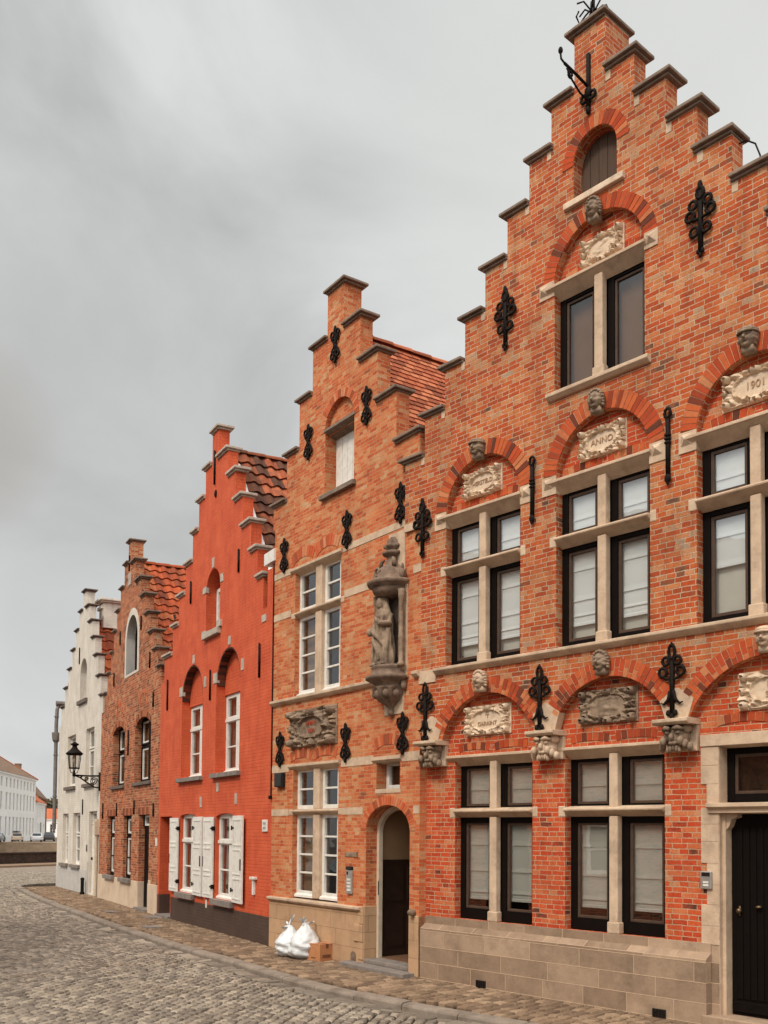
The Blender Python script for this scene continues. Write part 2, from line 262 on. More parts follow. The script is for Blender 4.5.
# ------------------------------------------------------------------ mesh builder
class MB:
    def __init__(s): s.v = []; s.f = []; s.t = []; s.uvs = []
    def add(s, verts, faces, tint=.5, uvs=None):
        b = len(s.v); s.v += [tuple(p) for p in verts]
        for i, f in enumerate(faces):
            s.f.append([b+k for k in f]); s.t.append(tint[i] if isinstance(tint, list) else tint)
            s.uvs.append(uvs[i] if uvs else None)
    def box(s, x0, x1, y0, y1, z0, z1, tint=.5):
        v = [(x0, y0, z0), (x1, y0, z0), (x1, y1, z0), (x0, y1, z0), (x0, y0, z1), (x1, y0, z1), (x1, y1, z1), (x0, y1, z1)]
        s.add(v, [(0, 1, 5, 4), (1, 2, 6, 5), (2, 3, 7, 6), (3, 0, 4, 7), (4, 5, 6, 7), (3, 2, 1, 0)], tint); return s
    def prism(s, poly, y0, y1, tint=.5):
        """poly in (x, z), counter-clockwise seen from -y"""
        n = len(poly); v = [(x, y0, z) for x, z in poly] + [(x, y1, z) for x, z in poly]
        s.add(v, [tuple(range(n)), tuple(range(2*n-1, n-1, -1))] + [(i, i+n, (i+1) % n+n, (i+1) % n) for i in range(n)], tint); return s
    def mould(s, x0, x1, prof, tint=.5):
        """prof in (y, z) extruded along x"""
        n = len(prof); v = [(x0, y, z) for y, z in prof] + [(x1, y, z) for y, z in prof]
        s.add(v, [tuple(range(n)), tuple(range(2*n-1, n-1, -1))] + [(i, i+n, (i+1) % n+n, (i+1) % n) for i in range(n)], tint); return s
    def panel(s, outline, holes=(), y=0.0):
        loops = [[Vector((x, z, 0)) for x, z in lp] for lp in [outline]+list(holes)]
        flat = [p for lp in loops for p in lp]
        tris = tessellate_polygon(loops)
        fs = []
        for a, b, c in tris:
            A, B, C = flat[a], flat[b], flat[c]
            cr = (B.x-A.x)*(C.y-A.y)-(B.y-A.y)*(C.x-A.x)
            if abs(cr) < 1e-10: continue
            fs.append((a, b, c) if cr > 0 else (a, c, b))
        s.add([(p.x, y, p.y) for p in flat], fs); return s
    def strip(s, loop, y0, y1, closed=True, skip=()):
        n = len(loop); v = [(x, y0, z) for x, z in loop] + [(x, y1, z) for x, z in loop]
        s.add(v, [(i, i+n, (i+1) % n+n, (i+1) % n) for i in range(n if closed else n-1) if i not in skip]); return s
    def tube(s, pts, r, n=6, closed=False, tint=.5):
        pts = [Vector(p) for p in pts]; m = len(pts); rs = r if isinstance(r, (list, tuple)) else [r]*m
        vs = []; up = Vector((.13, .31, .94))
        for i, p in enumerate(pts):
            a = pts[(i-1) % m] if (i or closed) else p; b = pts[(i+1) % m] if (i < m-1 or closed) else p
            d = (b-a).normalized(); x = d.cross(up)
            if x.length < .05: x = d.cross(Vector((1, 0, 0)))
            x.normalize(); yv = d.cross(x)
            for k in range(n):
                an = 2*PI*k/n; vs.append(p+(x*math.cos(an)+yv*math.sin(an))*rs[i])
        fs = []
        for i in range(m if closed else m-1):
            for k in range(n):
                fs.append((i*n+k, i*n+(k+1) % n, ((i+1) % m)*n+(k+1) % n, ((i+1) % m)*n+k))
        if not closed: fs += [tuple(range(n-1, -1, -1)), tuple(range((m-1)*n, m*n))]
        s.add(vs, fs, tint); return s
    def lathe(s, prof, cx, cy, n=16, a0=0, a1=2*PI, fn=None, tint=.5):
        full = abs(a1-a0-2*PI) < 1e-4; c = n if full else n+1; vs = []
        for r, z in prof:
            for k in range(c):
                a = a0+(a1-a0)*k/n; rr = r*(fn(a, z) if fn else 1); vs.append((cx+rr*math.cos(a), cy+rr*math.sin(a), z))
        fs = []
        for i in range(len(prof)-1):
            for k in range(n):
                k2 = (k+1) % c; fs.append((i*c+k, i*c+k2, (i+1)*c+k2, (i+1)*c+k))
        if full: fs += [tuple(range(c-1, -1, -1)), tuple(range((len(prof)-1)*c, len(prof)*c))]
        s.add(vs, fs, tint); return s
    def ell(s, c, r, nu=10, nv=7, fn=None, tint=.5):
        vs = []
        for j in range(nv+1):
            ph = -PI/2+PI*j/nv
            for i in range(nu):
                th = 2*PI*i/nu; d = Vector((math.cos(ph)*math.cos(th), math.cos(ph)*math.sin(th), math.sin(ph)))
                k = fn(d) if fn else 1; vs.append((c[0]+d.x*r[0]*k, c[1]+d.y*r[1]*k, c[2]+d.z*r[2]*k))
        fs = [(j*nu+i, j*nu+(i+1) % nu, (j+1)*nu+(i+1) % nu, (j+1)*nu+i) for j in range(nv) for i in range(nu)]
        s.add(vs, fs, tint); return s
    def ring(s, uc, zc, rx0, rz0, th, y0, y1, a0=0., a1=PI, step=.062, gap=.008, double=False, seed=1):
        """arch of single brick voussoirs over a mortar ring (tint -1)"""
        rnd = random.Random(seed); L = abs(a1-a0)*(max(rx0, rz0)+th*.4); n = max(3, int(L/step)); da = (a1-a0)/n
        P = lambda a, k: (uc+(rx0+k)*math.cos(a), zc+(rz0+k)*math.sin(a))
        m = n*2
        for i in range(m):
            b0, b1 = a0+(a1-a0)*i/m, a0+(a1-a0)*(i+1)/m
            q = [P(b0, .003), P(b0, th-.003), P(b1, th-.003), P(b1, .003)]
            s.prism(q, y0+.006, y1, -1.)
        for i in range(n):
            g = gap/(max(rx0, rz0)+th*.5)/2
            b0, b1 = a0+da*i+g, a0+da*(i+1)-g
            cuts = [(0, th)]
            if double: cuts = [(0, th*.5-gap/2), (th*.5+gap/2, th)] if i % 2 else [(0, th*.26), (th*.26+gap, th)]
            for k0, k1 in cuts:
                tt = rnd.random(); dy = rnd.uniform(-.003, .002)
                s.prism([P(b0, k0), P(b0, k1), P(b1, k1), P(b1, k0)], y0+dy, y1-.002, tt)
        return s

def ob(name, mb, mat, parent=None, bevel=0, smooth=False, label=None, kind=None, remesh=0, weld=True):
    me = bpy.data.meshes.new(name); me.from_pydata(mb.v, [], mb.f); me.update()
    uvl = me.uv_layers.new(name='UVMap'); at = me.attributes.new('tint', 'FLOAT', 'FACE')
    at.data.foreach_set('value', [float(x) for x in mb.t])
    for p in me.polygons:
        ov = mb.uvs[p.index]
        nx, ny, nz = abs(p.normal.x), abs(p.normal.y), abs(p.normal.z)
        for k, li in enumerate(p.loop_indices):
            co = me.vertices[me.loops[li].vertex_index].co
            if ov: uvl.data[li].uv = ov[k]
            elif ny >= nx and ny >= nz: uvl.data[li].uv = (co.x, co.z)
            elif nx >= nz: uvl.data[li].uv = (co.y+co.x*.37, co.z)
            else: uvl.data[li].uv = (co.x, co.y)
    me.materials.append(mat if not isinstance(mat, str) else MT[mat])
    o = bpy.data.objects.new(name, me); COL.objects.link(o)
    if parent is not None: o.parent = parent
    if smooth or remesh:
        for p in me.polygons: p.use_smooth = True
    if remesh:
        md = o.modifiers.new('r', 'REMESH'); md.mode = 'VOXEL'; md.voxel_size = remesh; md.use_smooth_shade = True
        sm = o.modifiers.new('s', 'SMOOTH'); sm.iterations = 2; sm.factor = .5
    if bevel:
        md = o.modifiers.new('b', 'BEVEL'); md.width = bevel; md.segments = 2; md.limit_method = 'ANGLE'; md.angle_limit = .6
    if label: o['label'] = label
    if kind: o['kind'] = kind
    return o

def thing(name, label, cat, loc=(0, 0, 0), rz=0, group=None):
    o = bpy.data.objects.new(name, None); COL.objects.link(o); o.empty_display_size = .3
    o.location = loc; o.rotation_euler = (0, 0, rz); o['label'] = label; o['category'] = cat
    if group: o['group'] = group
    return o
def tag(o, label, cat, group=None):
    o['label'] = label; o['category'] = cat
    if group: o['group'] = group
    return o

def rect(u0, u1, z0, z1): return [(u0, z0), (u1, z0), (u1, z1), (u0, z1)]
def archloop(u0, u1, z0, zs, rise=None, n=18):
    uc, rx = (u0+u1)/2, (u1-u0)/2; rise = rx if rise is None else rise
    return [(u0, z0), (u1, z0)] + [(uc+rx*math.cos(PI*i/n), zs+rise*math.sin(PI*i/n)) for i in range(n+1)]
def clip_arch(u0, u1, z0, zs, rise=None, n=18): return archloop(u0, u1, z0, zs, rise, n)

FR = {'white': ((-10.9566, 33.5941), (-8.0401, 28.3039)), 'narrow': ((-8.0401, 28.3039), (-5.0591, 22.4883)),
      'red': ((-5.0591, 22.4883), (-1.8638, 16.6328)), 'orange': ((-1.8638, 16.6328), (.4742, 13.2307)),
      'big': ((.4742, 13.2307), (.4742+.6606, 13.2307-.7507))}
def frame(k):
    (ax, ay), (bx, by) = FR[k]; return (ax, ay, 0), math.atan2(by-ay, bx-ax)
def to_world(k, u, y, z):
    (ax, ay, _), r = frame(k); c, s = math.cos(r), math.sin(r)
    return (ax+u*c-y*s, ay+u*s+y*c, z)
# ------------------------------------------------------------------ shared house pieces
def coping(root, L_steps, chim, R_steps, mat, t, tc, over=.07, h=.07, pale=None):
    def cap(u0, u1, z, tt, l, r):
        m = MB(); a = over*.45; j = lambda k: random.uniform(-k, k); z += j(.004); u0 += j(.006); u1 += j(.006)
        m.box(u0-(a if l else -.002), u1+(a if r else -.002), -a, tt+a, z, z+h*.42)
        m.box(u0-(over if l else -.002), u1+(over if r else -.002), -over, tt+over, z+h*.42, z+h)
        o = ob('coping_stone', m, mat, root, bevel=.009); o.rotation_euler = (0, j(.004), 0); o.location.z -= math.sin(o.rotation_euler.y)*-u0
    us = [p[0] for p in L_steps]+[chim[0]]
    for i, (u, z) in enumerate(L_steps): cap(u, us[i+1]+.01, z, t, True, False)
    cap(chim[0], chim[1], chim[2], tc, True, True)
    px = chim[1]
    for u, z in R_steps: cap(px-.01, u, z, t, False, True); px = u

def shell(root, L, D, ridge_u, ridge, eaveL, eaveR, wall, tile, t, uL=0., zb=-.2):
    m = MB()
    m.box(uL, uL+.2, t+.004, D, zb, eaveL); m.box(L-.2, L, t+.004, D, zb, eaveR)
    m.prism([(uL+.2, zb), (L-.2, zb), (L-.2, eaveR-.02), (ridge_u, ridge-.05), (uL+.2, eaveL-.02)], D-.22, D)
    ob('side_wall', m, wall, root)
    m = MB(); k = .12
    m.prism([(uL-.05, eaveL), (ridge_u, ridge-k), (L+.05, eaveR), (L+.05, eaveR+.03), (ridge_u, ridge), (uL-.05, eaveL+.03)][::-1], t+.006, D, .4)
    return ob('roof', m, tile, root)

def interior(root, parts_):
    m = MB()
    for a, b, z0, z1 in parts_: m.box(a, b, .75, .78, z0, z1)
    return ob('interior_wall', m, 'dark_room', root)  # sheet behind the windows, its colour stands for room shade

def tiles(roof, ridge_u, ridge, eu, ez, y0, y1, mat, tw=.235, tl=.30, amp=.035, flat=False, lift=.035, rnd_seed=3, maxrows=None):
    """rows of single clay tiles on the slope from the ridge down to (eu, ez)"""
    rnd = random.Random(rnd_seed); m = MB()
    S = Vector((eu-ridge_u, 0, ez-ridge)); sl = S.length; d = S/sl
    nrm = Vector((-d.z, 0, d.x)); nrm = nrm if nrm.z > 0 else -nrm
    nr = int(sl/tl)+1
    if maxrows: nr = min(nr, maxrows)
    nc = int((y1-y0)/tw); seg = 1 if flat else 6
    for r in range(nr):
        s0, s1 = r*tl-.02, min((r+1)*tl+.03, sl+.06)
        for c in range(nc):
            off = (tw*.5 if (flat and r % 2) else 0); ya = y0+c*tw+off; j = rnd.uniform(-.006, .006); tt = rnd.random()
            vs = []; gl = .006 if flat else 0
            for k in range(seg+1):
                q = k/seg; hh = 0 if flat else amp*(math.sin(2*PI*q-.6)*.55 + (.5 if q > .8 else 0)*1.0*(q-.8)*2)
                y = ya+gl+q*(tw-2*gl)
                for sv, lf in ((s0, .012), (s1, lift)):
                    p = Vector((ridge_u, y, ridge))+d*(sv+j)+nrm*(lf+hh+.01); vs.append(p)
                p = Vector((ridge_u, y, ridge))+d*(s1+j)+nrm*(lift+hh-.012); vs.append(p)
            fs = []
            for k in range(seg):
                fs += [(k*3, k*3+1, k*3+4, k*3+3), (k*3+1, k*3+2, k*3+5, k*3+4)]
            m.add(vs, fs, tt)
    ob('roof_tiles', m, mat, roof)
    m = MB(); n = int((y1-y0)/.38)
    for i in range(n):
        ya = y0+i*.38; m.lathe([(.085, 0), (.10, .40)], 0, 0, 8, 0, PI, tint=rnd.random()*.8)
        k = len(m.v)-18
        for q in range(k, len(m.v)):
            x, y, z = m.v[q]; m.v[q] = (ridge_u+x, ya+z, ridge+y*.9+.005)
    ob('ridge_tiles', m, mat, roof)

def frames(root, lights, y, fw, mat, sash=None, sw=.03, pane='glass', nv=None, label=None, blinds=(), bars=(), barw=.022, name='window', dep=.06):
    """lights: (u0,u1,z0,z1,[bar heights]) -> window frame, its sash, panes, blinds"""
    m = MB(); s = MB(); g = MB(); b = MB()
    for lt in lights:
        u0, u1, z0, z1 = lt[:4]; fl = fr = fb = ft = fw
        if len(lt) > 5: fl, fr, fb, ft = lt[5]
        m.box(u0, u0+fl, y, y+dep, z0, z1); m.box(u1-fr, u1, y, y+dep, z0, z1)
        m.box(u0+fl, u1-fr, y, y+dep, z1-ft, z1); m.box(u0+fl, u1-fr, y, y+dep, z0, z0+fb)
        a0, a1, c0, c1 = u0+fl, u1-fr, z0+fb, z1-ft
        if sash:
            s.box(a0, a0+sw, y+.018, y+dep-.004, c0, c1); s.box(a1-sw, a1, y+.018, y+dep-.004, c0, c1)
            s.box(a0+sw, a1-sw, y+.018, y+dep-.004, c1-sw, c1); s.box(a0+sw, a1-sw, y+.018, y+dep-.004, c0, c0+sw)
        for bz in (lt[4] if len(lt) > 4 and lt[4] else ()):
            m.box(a0, a1, y+.012, y+dep-.012, bz-barw/2, bz+barw/2)
        g.add([(a0, y+.04, c0), (a1, y+.04, c0), (a1, y+.04, c1), (a0, y+.04, c1)], [(0, 1, 2, 3)])
    w = ob(name, m, mat, root, bevel=.004, label=label)
    if sash: ob('sash', s, sash, w, bevel=.003)
    ob('pane', g, pane, w)
    for (u0, u1, z0, z1, bm, seams) in blinds:
        b = MB(); zs = sorted([z0, z1]+[z for z in seams if z0 < z < z1]); v = []; yy = y+(.085 if seams else .125)
        for i in range(len(zs)-1):
            h = zs[i+1]-zs[i]
            for q in range(6):
                z = zs[i]+h*q/6; dy = .0 if q else .007
                v.append((z, yy-(.003*math.sin(PI*q/6)+dy)))
        v.append((z1, yy)); nx = 7; vs = []
        for z, yv in v:
            for k in range(nx): vs.append((u0+(u1-u0)*k/(nx-1), yv+.0015*math.sin(k*2.3+z*5), z))
        fs = [(i*nx+k, i*nx+k+1, (i+1)*nx+k+1, (i+1)*nx+k) for i in range(len(v)-1) for k in range(nx-1)]
        b.add(vs, fs); b.box(u0, u1, yy-.010, yy+.004, z0-.025, z0)
        for zq in zs[1:-1]: b.box(u0, u1, yy-.016, yy-.010, zq-.006, zq+.006)
        ob('blind', b, bm, w, smooth=False)  # those in dark_room are sheets coloured as room shade, not fabric
    return w

def stone_cross(root, uc, hw, z0, zt, zl, ymul, pro, mat, mw=.115, foot=True, lint_over=.1, jambs=True, tr=True, slope=.07, name='stone_mullion', ylint=None):
    """mullion + transom of one cross window, lintel as its own part"""
    m = MB()
    top = zl
    segs = [(z0, top)] if not tr else [(z0, zt-.09), (zt, top)]
    for a, b in segs: m.box(uc-mw/2, uc+mw/2, pro+.004, ymul, a, b)
    if foot:
        m.box(uc-mw/2-.022, uc+mw/2+.022, pro-.004, ymul-.004, z0, z0+.13)
    if tr:
        m.mould(uc-hw-.0, uc+hw, [(pro-.055, zt), (pro-.055, zt-.03), (pro-.04, zt-.036), (ymul, zt-.05-slope), (ymul, zt+.03)])
        if jambs:
            m.box(uc-hw-.10, uc-hw+.002, pro-.008, ymul, zt-.1, zt+.03); m.box(uc+hw-.002, uc+hw+.08, pro-.008, ymul, zt-.1, zt+.03)
    ob(name, m, mat, root, bevel=.014)
    m = MB(); z = zl
    m.mould(uc-hw-lint_over, uc+hw+.03, [(pro-.055, z+.09), (pro-.055, z+.055), (pro-.04, z+.050), (ymul, z+.005-slope), (ymul, z+.09)])
    ob('lintel', m, mat, root, bevel=.006)

def relief_arcs(root, uc, off, z, y, mat, R0=1.0, th=.09, a=.27, seed=1):
    m = MB()
    for s in (-1, 1):
        m.ring(uc+s*off, z-R0, R0, R0, th, y-.008, y+.02, PI/2-a, PI/2+a, step=.075, seed=seed+s)
    return ob('relieving_arch', m, mat, root)

def text(parent, s, u, z, size, y, mat, name='inscription', ext=.004):
    cu = bpy.data.curves.new(name, 'FONT'); cu.body = s; cu.size = size; cu.extrude = ext; cu.align_x = 'CENTER'; cu.align_y = 'CENTER'
    tmp = bpy.data.objects.new('tmp', cu); me = bpy.data.meshes.new_from_object(tmp); bpy.data.objects.remove(tmp)
    me.name = name; me.transform(Matrix.Translation((u, y, z)) @ Matrix.Rotation(PI/2, 4, 'X'))
    me.materials.clear(); me.materials.append(MT[mat]); o = bpy.data.objects.new(name, me); COL.objects.link(o); o.parent = parent
    return o

def plaque(root, uc, zc, w, h, y, mat, lines=(), seed=1, depth=.06, field=.60, letter='letter', size=.1, label=None, relief=False):
    nx, nz = 72, 44; sd = Vector((seed*7.3, seed*3.1, 0)); V = []
    def H(x, z):
        e = (abs(x/field)**2.5+abs(z/(field+.02))**2.5)**(1/2.5)
        if e < 1:
            k = .014
            if relief: k += .03*max(0, noise.noise(Vector((x*3, z*3, seed))))+.02*math.exp(-((x)**2*9+(z)**2*5))
            return k
        rim = .05*math.exp(-((e-1.08)/.06)**2)
        n = noise.noise(Vector((x*3.1, z*2.7, 0))+sd); n2 = noise.noise(Vector((x*7, z*6, 3))+sd)
        scroll = .012+.085*abs(n)**.8+.03*n2
        for cx, cz, r, a in ((-.84, .74, .15, .05), (.84, .74, .16, .05), (-.84, -.76, .15, .05), (.84, -.76, .16, .05), (0, .88, .2, .035), (0, -.88, .2, .03), (-.9, 0, .13, .03), (.9, 0, .13, .03)):
            d2 = math.hypot((x-cx)*w/h, z-cz)/(r*1.6)
            if d2 < 1.25: scroll = (.005 if d2 > 1 else a*1.9*math.sqrt(1-d2*d2)-(.06 if d2 < .33 else 0)+.012)
        lim = .95+.06*noise.noise(Vector((x*2.5, z*2.5, 5))+sd)
        ed = max(abs(x), abs(z))
        if ed > lim: scroll *= .05
        return max(rim, scroll)
    for j in range(nz+1):
        for i in range(nx+1):
            x, z = -1+2*i/nx, -1+2*j/nz
            V.append((uc+x*w/2, y-.012-H(x, z)*depth/.06, zc+z*h/2))
    m = MB(); m.add(V, [(j*(nx+1)+i, j*(nx+1)+i+1, (j+1)*(nx+1)+i+1, (j+1)*(nx+1)+i) for j in range(nz) for i in range(nx)])
    m.box(uc-w/2, uc+w/2, y-.012, y+.01, zc-h/2, zc+h/2)
    o = ob('carved_plaque', m, mat, root, label=label); k = len(lines)
    for i, s in enumerate(lines):
        text(o, s, uc, zc+(k-1)*size*.6-i*size*1.2, size, y-.03*depth/.06-.002, letter)
    return o

def head(root, uc, z, y, h, w, mat, seed=1, cap=False, name='carved_head'):
    """small carved mask: brow, eye sockets, nose, mouth, hair or cap"""
    hr, wr = h*.47, w*.44
    def fn(d):
        k = 1.0; f = max(0, -d.y)
        if f > .15:
            for s in (-1, 1):
                k -= .30*math.exp(-((d.x-s*.36)/.17)**2-((d.z-.10)/.12)**2)
                k += .10*math.exp(-((d.x-s*.42)/.2)**2-((d.z+.18)/.14)**2)
            k += .16*math.exp(-((d.z-.30)/.08)**2-(d.x/.6)**2)
            k -= .22*math.exp(-((d.z+.50)/.06)**2-(d.x/.32)**2)
            k += .12*math.exp(-((d.z+.70)/.12)**2-(d.x/.3)**2)
        if abs(d.x) > .74 or d.y > .15: k += .16+.10*math.sin(d.z*16+seed)
        return k
    m = MB(); m.ell((uc, y-.02, z), (wr, w*.52, hr), 30, 24, fn)
    m.tube([(uc, y-w*.50, z+hr*.28), (uc, y-w*.66, z-hr*.05), (uc, y-w*.70, z-hr*.20)], [w*.05, w*.075, w*.09], 8)
    if cap:
        m.ell((uc, y-.02, z+hr*.62), (wr*1.22, w*.62, hr*.42), 18, 10); m.tube([(uc+wr*1.22*math.cos(i*.42), y-.02+w*.62*math.sin(i*.42), z+hr*.42) for i in range(15)], h*.055, 6, True)
    else:
        for i in range(9):
            q = PI*i/8; m.ell((uc+wr*1.02*math.cos(q), y-.03-w*.12*math.sin(q), z+hr*(.25+.78*math.sin(q))), (w*.14, w*.2, h*.10), 8, 6)
        for s in (-1, 1):
            for i in range(3): m.ell((uc+s*wr*1.1, y-.02, z-hr*(.05+.3*i)), (w*.10, w*.16, h*.08), 8, 6)
    m.box(uc-w*.34, uc+w*.34, y-.05, y+.06, z-h*.64, z-h*.36)
    return ob(name, m, mat, root, smooth=True)

def torus(m, cx, cz, r, tr, y=0, n=12, rz=None): m.tube([(cx+r*math.cos(2*PI*i/n), y, cz+(rz or r)*math.sin(2*PI*i/n)) for i in range(n)], tr, 6, True)
def anchor_mesh(kind):
    m = MB(); y = -.022
    if kind == 'lily':
        m.box(-.022, .022, -.030, 0, -.33, .26)
        torus(m, 0, .31, .036, .017, y, 10, .075); m.ell((0, y, .385), (.016, .016, .03), 6, 5)
        for s in (-1, 1):
            torus(m, s*.068, .215, .042, .017, y); torus(m, s*.105, .10, .046, .0175, y)
            m.tube([(s*.02, y, .02), (s*.06, y, .03), (s*.105, y, .06)], .016, 6)
            m.tube([(s*.02, y, -.10), (s*.04, y, -.19), (s*.095, y, -.235), (s*.13, y, -.22)], [.02, .02, .014, .006], 6)
            m.ell((s*.04, y, -.33), (.03, .02, .035), 7, 5)
        m.ell((0, y, -.375), (.026, .02, .045), 8, 6)
    elif kind == 'cross':
        m.box(-.022, .022, -.030, 0, -.36, .3); m.ell((0, y, .35), (.03, .022, .055), 8, 6); torus(m, 0, .27, .04, .02, y, 10, .06)
        for s in (-1, 1):
            torus(m, s*.085, .17, .045, .0175, y); torus(m, s*.115, .06, .05, .019, y); torus(m, s*.07, -.12, .048, .0175, y)
            m.tube([(s*.02, y, .0), (s*.07, y, .01), (s*.11, y, .03)], .018, 6)
            m.ell((s*.028, y, -.345), (.02, .018, .03), 6, 5)
        m.ell((0, y, -.385), (.02, .018, .03), 6, 5)
    elif kind == 'trefoil':
        m.box(-.018, .018, -.028, 0, -.24, .24)
        for q in (1, -1):
            m.ell((0, y, q*.25), (.03, .02, .05), 8, 6); torus(m, 0, q*.20, .03, .015, y, 8, .05)
            for s in (-1, 1):
                torus(m, s*.075, q*.165, .045, .0175, y)
                m.tube([(s*.11, y, q*.16), (s*.095, y, q*.09), (s*.045, y, q*.04), (s*.02, y, 0)], [.011, .014, .013, .011], 6)
                m.ell((s*.055, y, q*.10), (.028, .018, .03), 6, 5)
    elif kind == 'poker':
        torus(m, 0, .345, .036, .0175, y, 10, .05); m.box(-.02, .02, -.032, 0, -.33, .30)
        for z in (.02, .06, .10): m.box(-.03, .03, -.04, 0, z, z+.022)
        m.ell((0, y, -.35), (.042, .022, .05), 8, 6); m.ell((0, y, -.40), (.018, .016, .02), 6, 5)
    elif kind == 'bar':
        m.box(-.017, .017, -.03, 0, -.5, .5); m.ell((0, -.02, .5), (.018, .015, .03), 6, 4); m.ell((0, -.02, -.5), (.018, .015, .03), 6, 4)
    o = ob('wall_anchor', m, 'iron', None, smooth=True); o.hide_render = False
    return o
ANCH = {}
def anchor(root, kind, u, z, y=0., h=None, sx=1):
    if kind not in ANCH:
        o = anchor_mesh(kind); ANCH[kind] = o
    else:
        o = ANCH[kind].copy(); COL.objects.link(o)
    o.parent = root; o.location = (u, y, z)
    if kind == 'bar': o.scale = (1, 1, h)
    return o

# ------------------------------------------------------------------ the big house on the right
loc, rz = frame('big')
H = thing('stepped_gable_house', 'tall orange brick house with stone cross windows and carved arches, at the right edge', 'house', loc, rz, 'stepped gable houses along the street')
BL = 6.02
Ls = [(-.33, 6.92), (.05, 7.44), (.43, 7.96), (.79, 8.48), (1.14, 8.99), (1.51, 9.51), (1.86, 10.02), (2.20, 10.53)]
Rs = [(3.36, 10.53), (3.76, 10.02), (4.13, 9.5), (4.52, 8.99), (4.89, 8.48), (5.27, 7.96), (5.64, 7.44), (6.02, 6.92)]
ch = (2.54, 2.98, 11.2)
top = [(0, 3.06), (0, 6.05), (-.33, 6.05)]
us = [p[0] for p in Ls]+[ch[0]]
for i, (u, z) in enumerate(Ls): top += [(u, z), (us[i+1], z)]
top += [(ch[0], ch[2]), (ch[1], ch[2])]; px = ch[1]
for u, z in Rs: top += [(px, z), (u, z)]; px = u
top += [(BL, 3.06)]
# lower boundary with the three great relieving arches (right to left)
GA = [(1.18, 2.83, .81, 1.0), (3.00, 2.83, .81, 1.0), (4.88, 2.69, .96, 1.15)]
bottom = []; soff = []
for uc, zc, ri, ro in GA[::-1]:
    a = math.asin((3.06-zc)/ri); arc = [(uc+ri*math.cos(a+(PI-2*a)*i/20), zc+ri*math.sin(a+(PI-2*a)*i/20)) for i in range(21)]
    bottom += arc; soff.append(arc)
W1 = [1.10, 2.915, 4.745]; HW = .635
holes = [archloop(u-HW, u+HW, 4.03, 6.0, .645) for u in W1]
holes += [archloop(2.87-.62, 2.87+.62, 7.05, 8.33, .61), archloop(2.53, 3.13, 9.24, 9.66, .30)]
loop = top+bottom
m = MB(); m.panel(loop, holes, 0); m.panel(loop, holes, .22); m.strip(top, 0, .22, closed=False)
for h in holes: m.strip(h, 0, .24)
m.strip([(0, 3.06), (.0, 3.06)], 0, .11, closed=False)
fl = [(BL, 3.06)]+bottom+[(0, 3.06)]
m.strip(fl, 0, .118, closed=False)
m.box(ch[0], ch[1], .222, .45, 10.2, ch[2])
ob('gable_wall', m, 'brick_orange', H)
coping(H, Ls, ch, Rs, 'coping', .22, .45)
# pale riser stones beside the copings
px = ch[1]
for u, z in Rs[:6]: ob('riser_stone', MB().box(px+.002, px+.07, -.006, .1, z-.11, z-.004), 'sandstone', H); px = u
for (u, z), nx in zip(Ls[:-1], [p[0] for p in Ls[1:]]): ob('riser_stone', MB().box(nx-.06, nx-.002, -.006, .1, z-.10, z-.004), 'sandstone', H)
# ground-floor wall, recessed under the arches
D0 = (4.28, 5.48)
gh = [rect(.55, 1.84, .80, 2.86), rect(2.33, 3.65, .80, 2.86), rect(D0[0], D0[1], .09, 2.80)]
m = MB(); out = [(-.10, -.15), (D0[0], -.15), (D0[0]+.001, -.149), (BL, -.15), (BL, 3.88), (-.10, 3.88)]
m.panel(rect(-.10, BL, -.15, 3.88), gh, .11)
for h in gh: m.strip(h, .11, .34)
m.strip([(-.10, -.15), (-.10, 3.88)], .11, .3, closed=False)
ob('ground_floor_wall', m, 'brick_red', H)
# arches
for k, (uc, zc, ri, ro) in enumerate(GA):
    a = math.asin((3.12-zc)/ri)+.10
    m = MB().ring(uc, zc, ri, ri, ro-ri, -.010, .11, a, PI-a, double=True, seed=k+1)
    ob('relief_arch', m, 'voussoir', H)
for k, u in enumerate(W1):
    m = MB().ring(u, 6.0, HW+.005, .65, .19, -.010, .085, .12, PI-.12, seed=k+5)
    ob('window_arch', m, 'voussoir', H)
ob('window_arch', MB().ring(2.87, 8.33, .622, .612, .165, -.010, .085, .1, PI-.1, seed=9), 'voussoir', H)
ob('window_arch', MB().ring(2.83, 9.66, .305, .305, .155, -.010, .12, 0, PI, seed=11), 'voussoir', H)
# tympana (brick infill under the arches)
for u, zc, r, rz_, zb in [(w, 6.0, HW, .645, 5.96) for w in W1]+[(2.87, 8.33, .62, .61, 8.28)]:
    m = MB(); n = 18
    m.panel([(u-r, zb), (u+r, zb)]+[(u+r*math.cos(PI*i/n), zc+rz_*math.sin(PI*i/n)) for i in range(n+1)], [], .088)
    ob('tympanum', m, 'brick_red', H)
# imposts with faceted stones
def impost(u0, u1, z0, z1, pyr):
    m = MB()
    m.box(u0, u1, -.012, .08, z0, z1)
    for p in pyr:
        s = .062; zc = z1-.085
        m.add([(p-s, -.013, zc-s), (p+s, -.013, zc-s), (p+s, -.013, zc+s), (p-s, -.013, zc+s), (p, -.062, zc)], [(0, 1, 4), (1, 2, 4), (2, 3, 4), (3, 0, 4)])
    ob('impost_stone', m, 'sandstone', H, bevel=.004)
for u in W1:
    impost(u-HW-.205, u-HW+.003, 5.86, 6.08, [u-HW-.11]); impost(u+HW-.003, u+HW+.2, 5.86, 6.08, [u+HW+.1])
impost(2.03, 2.252, 8.23, 8.42, [2.10]); impost(3.488, 3.66, 8.23, 8.42, [3.58])
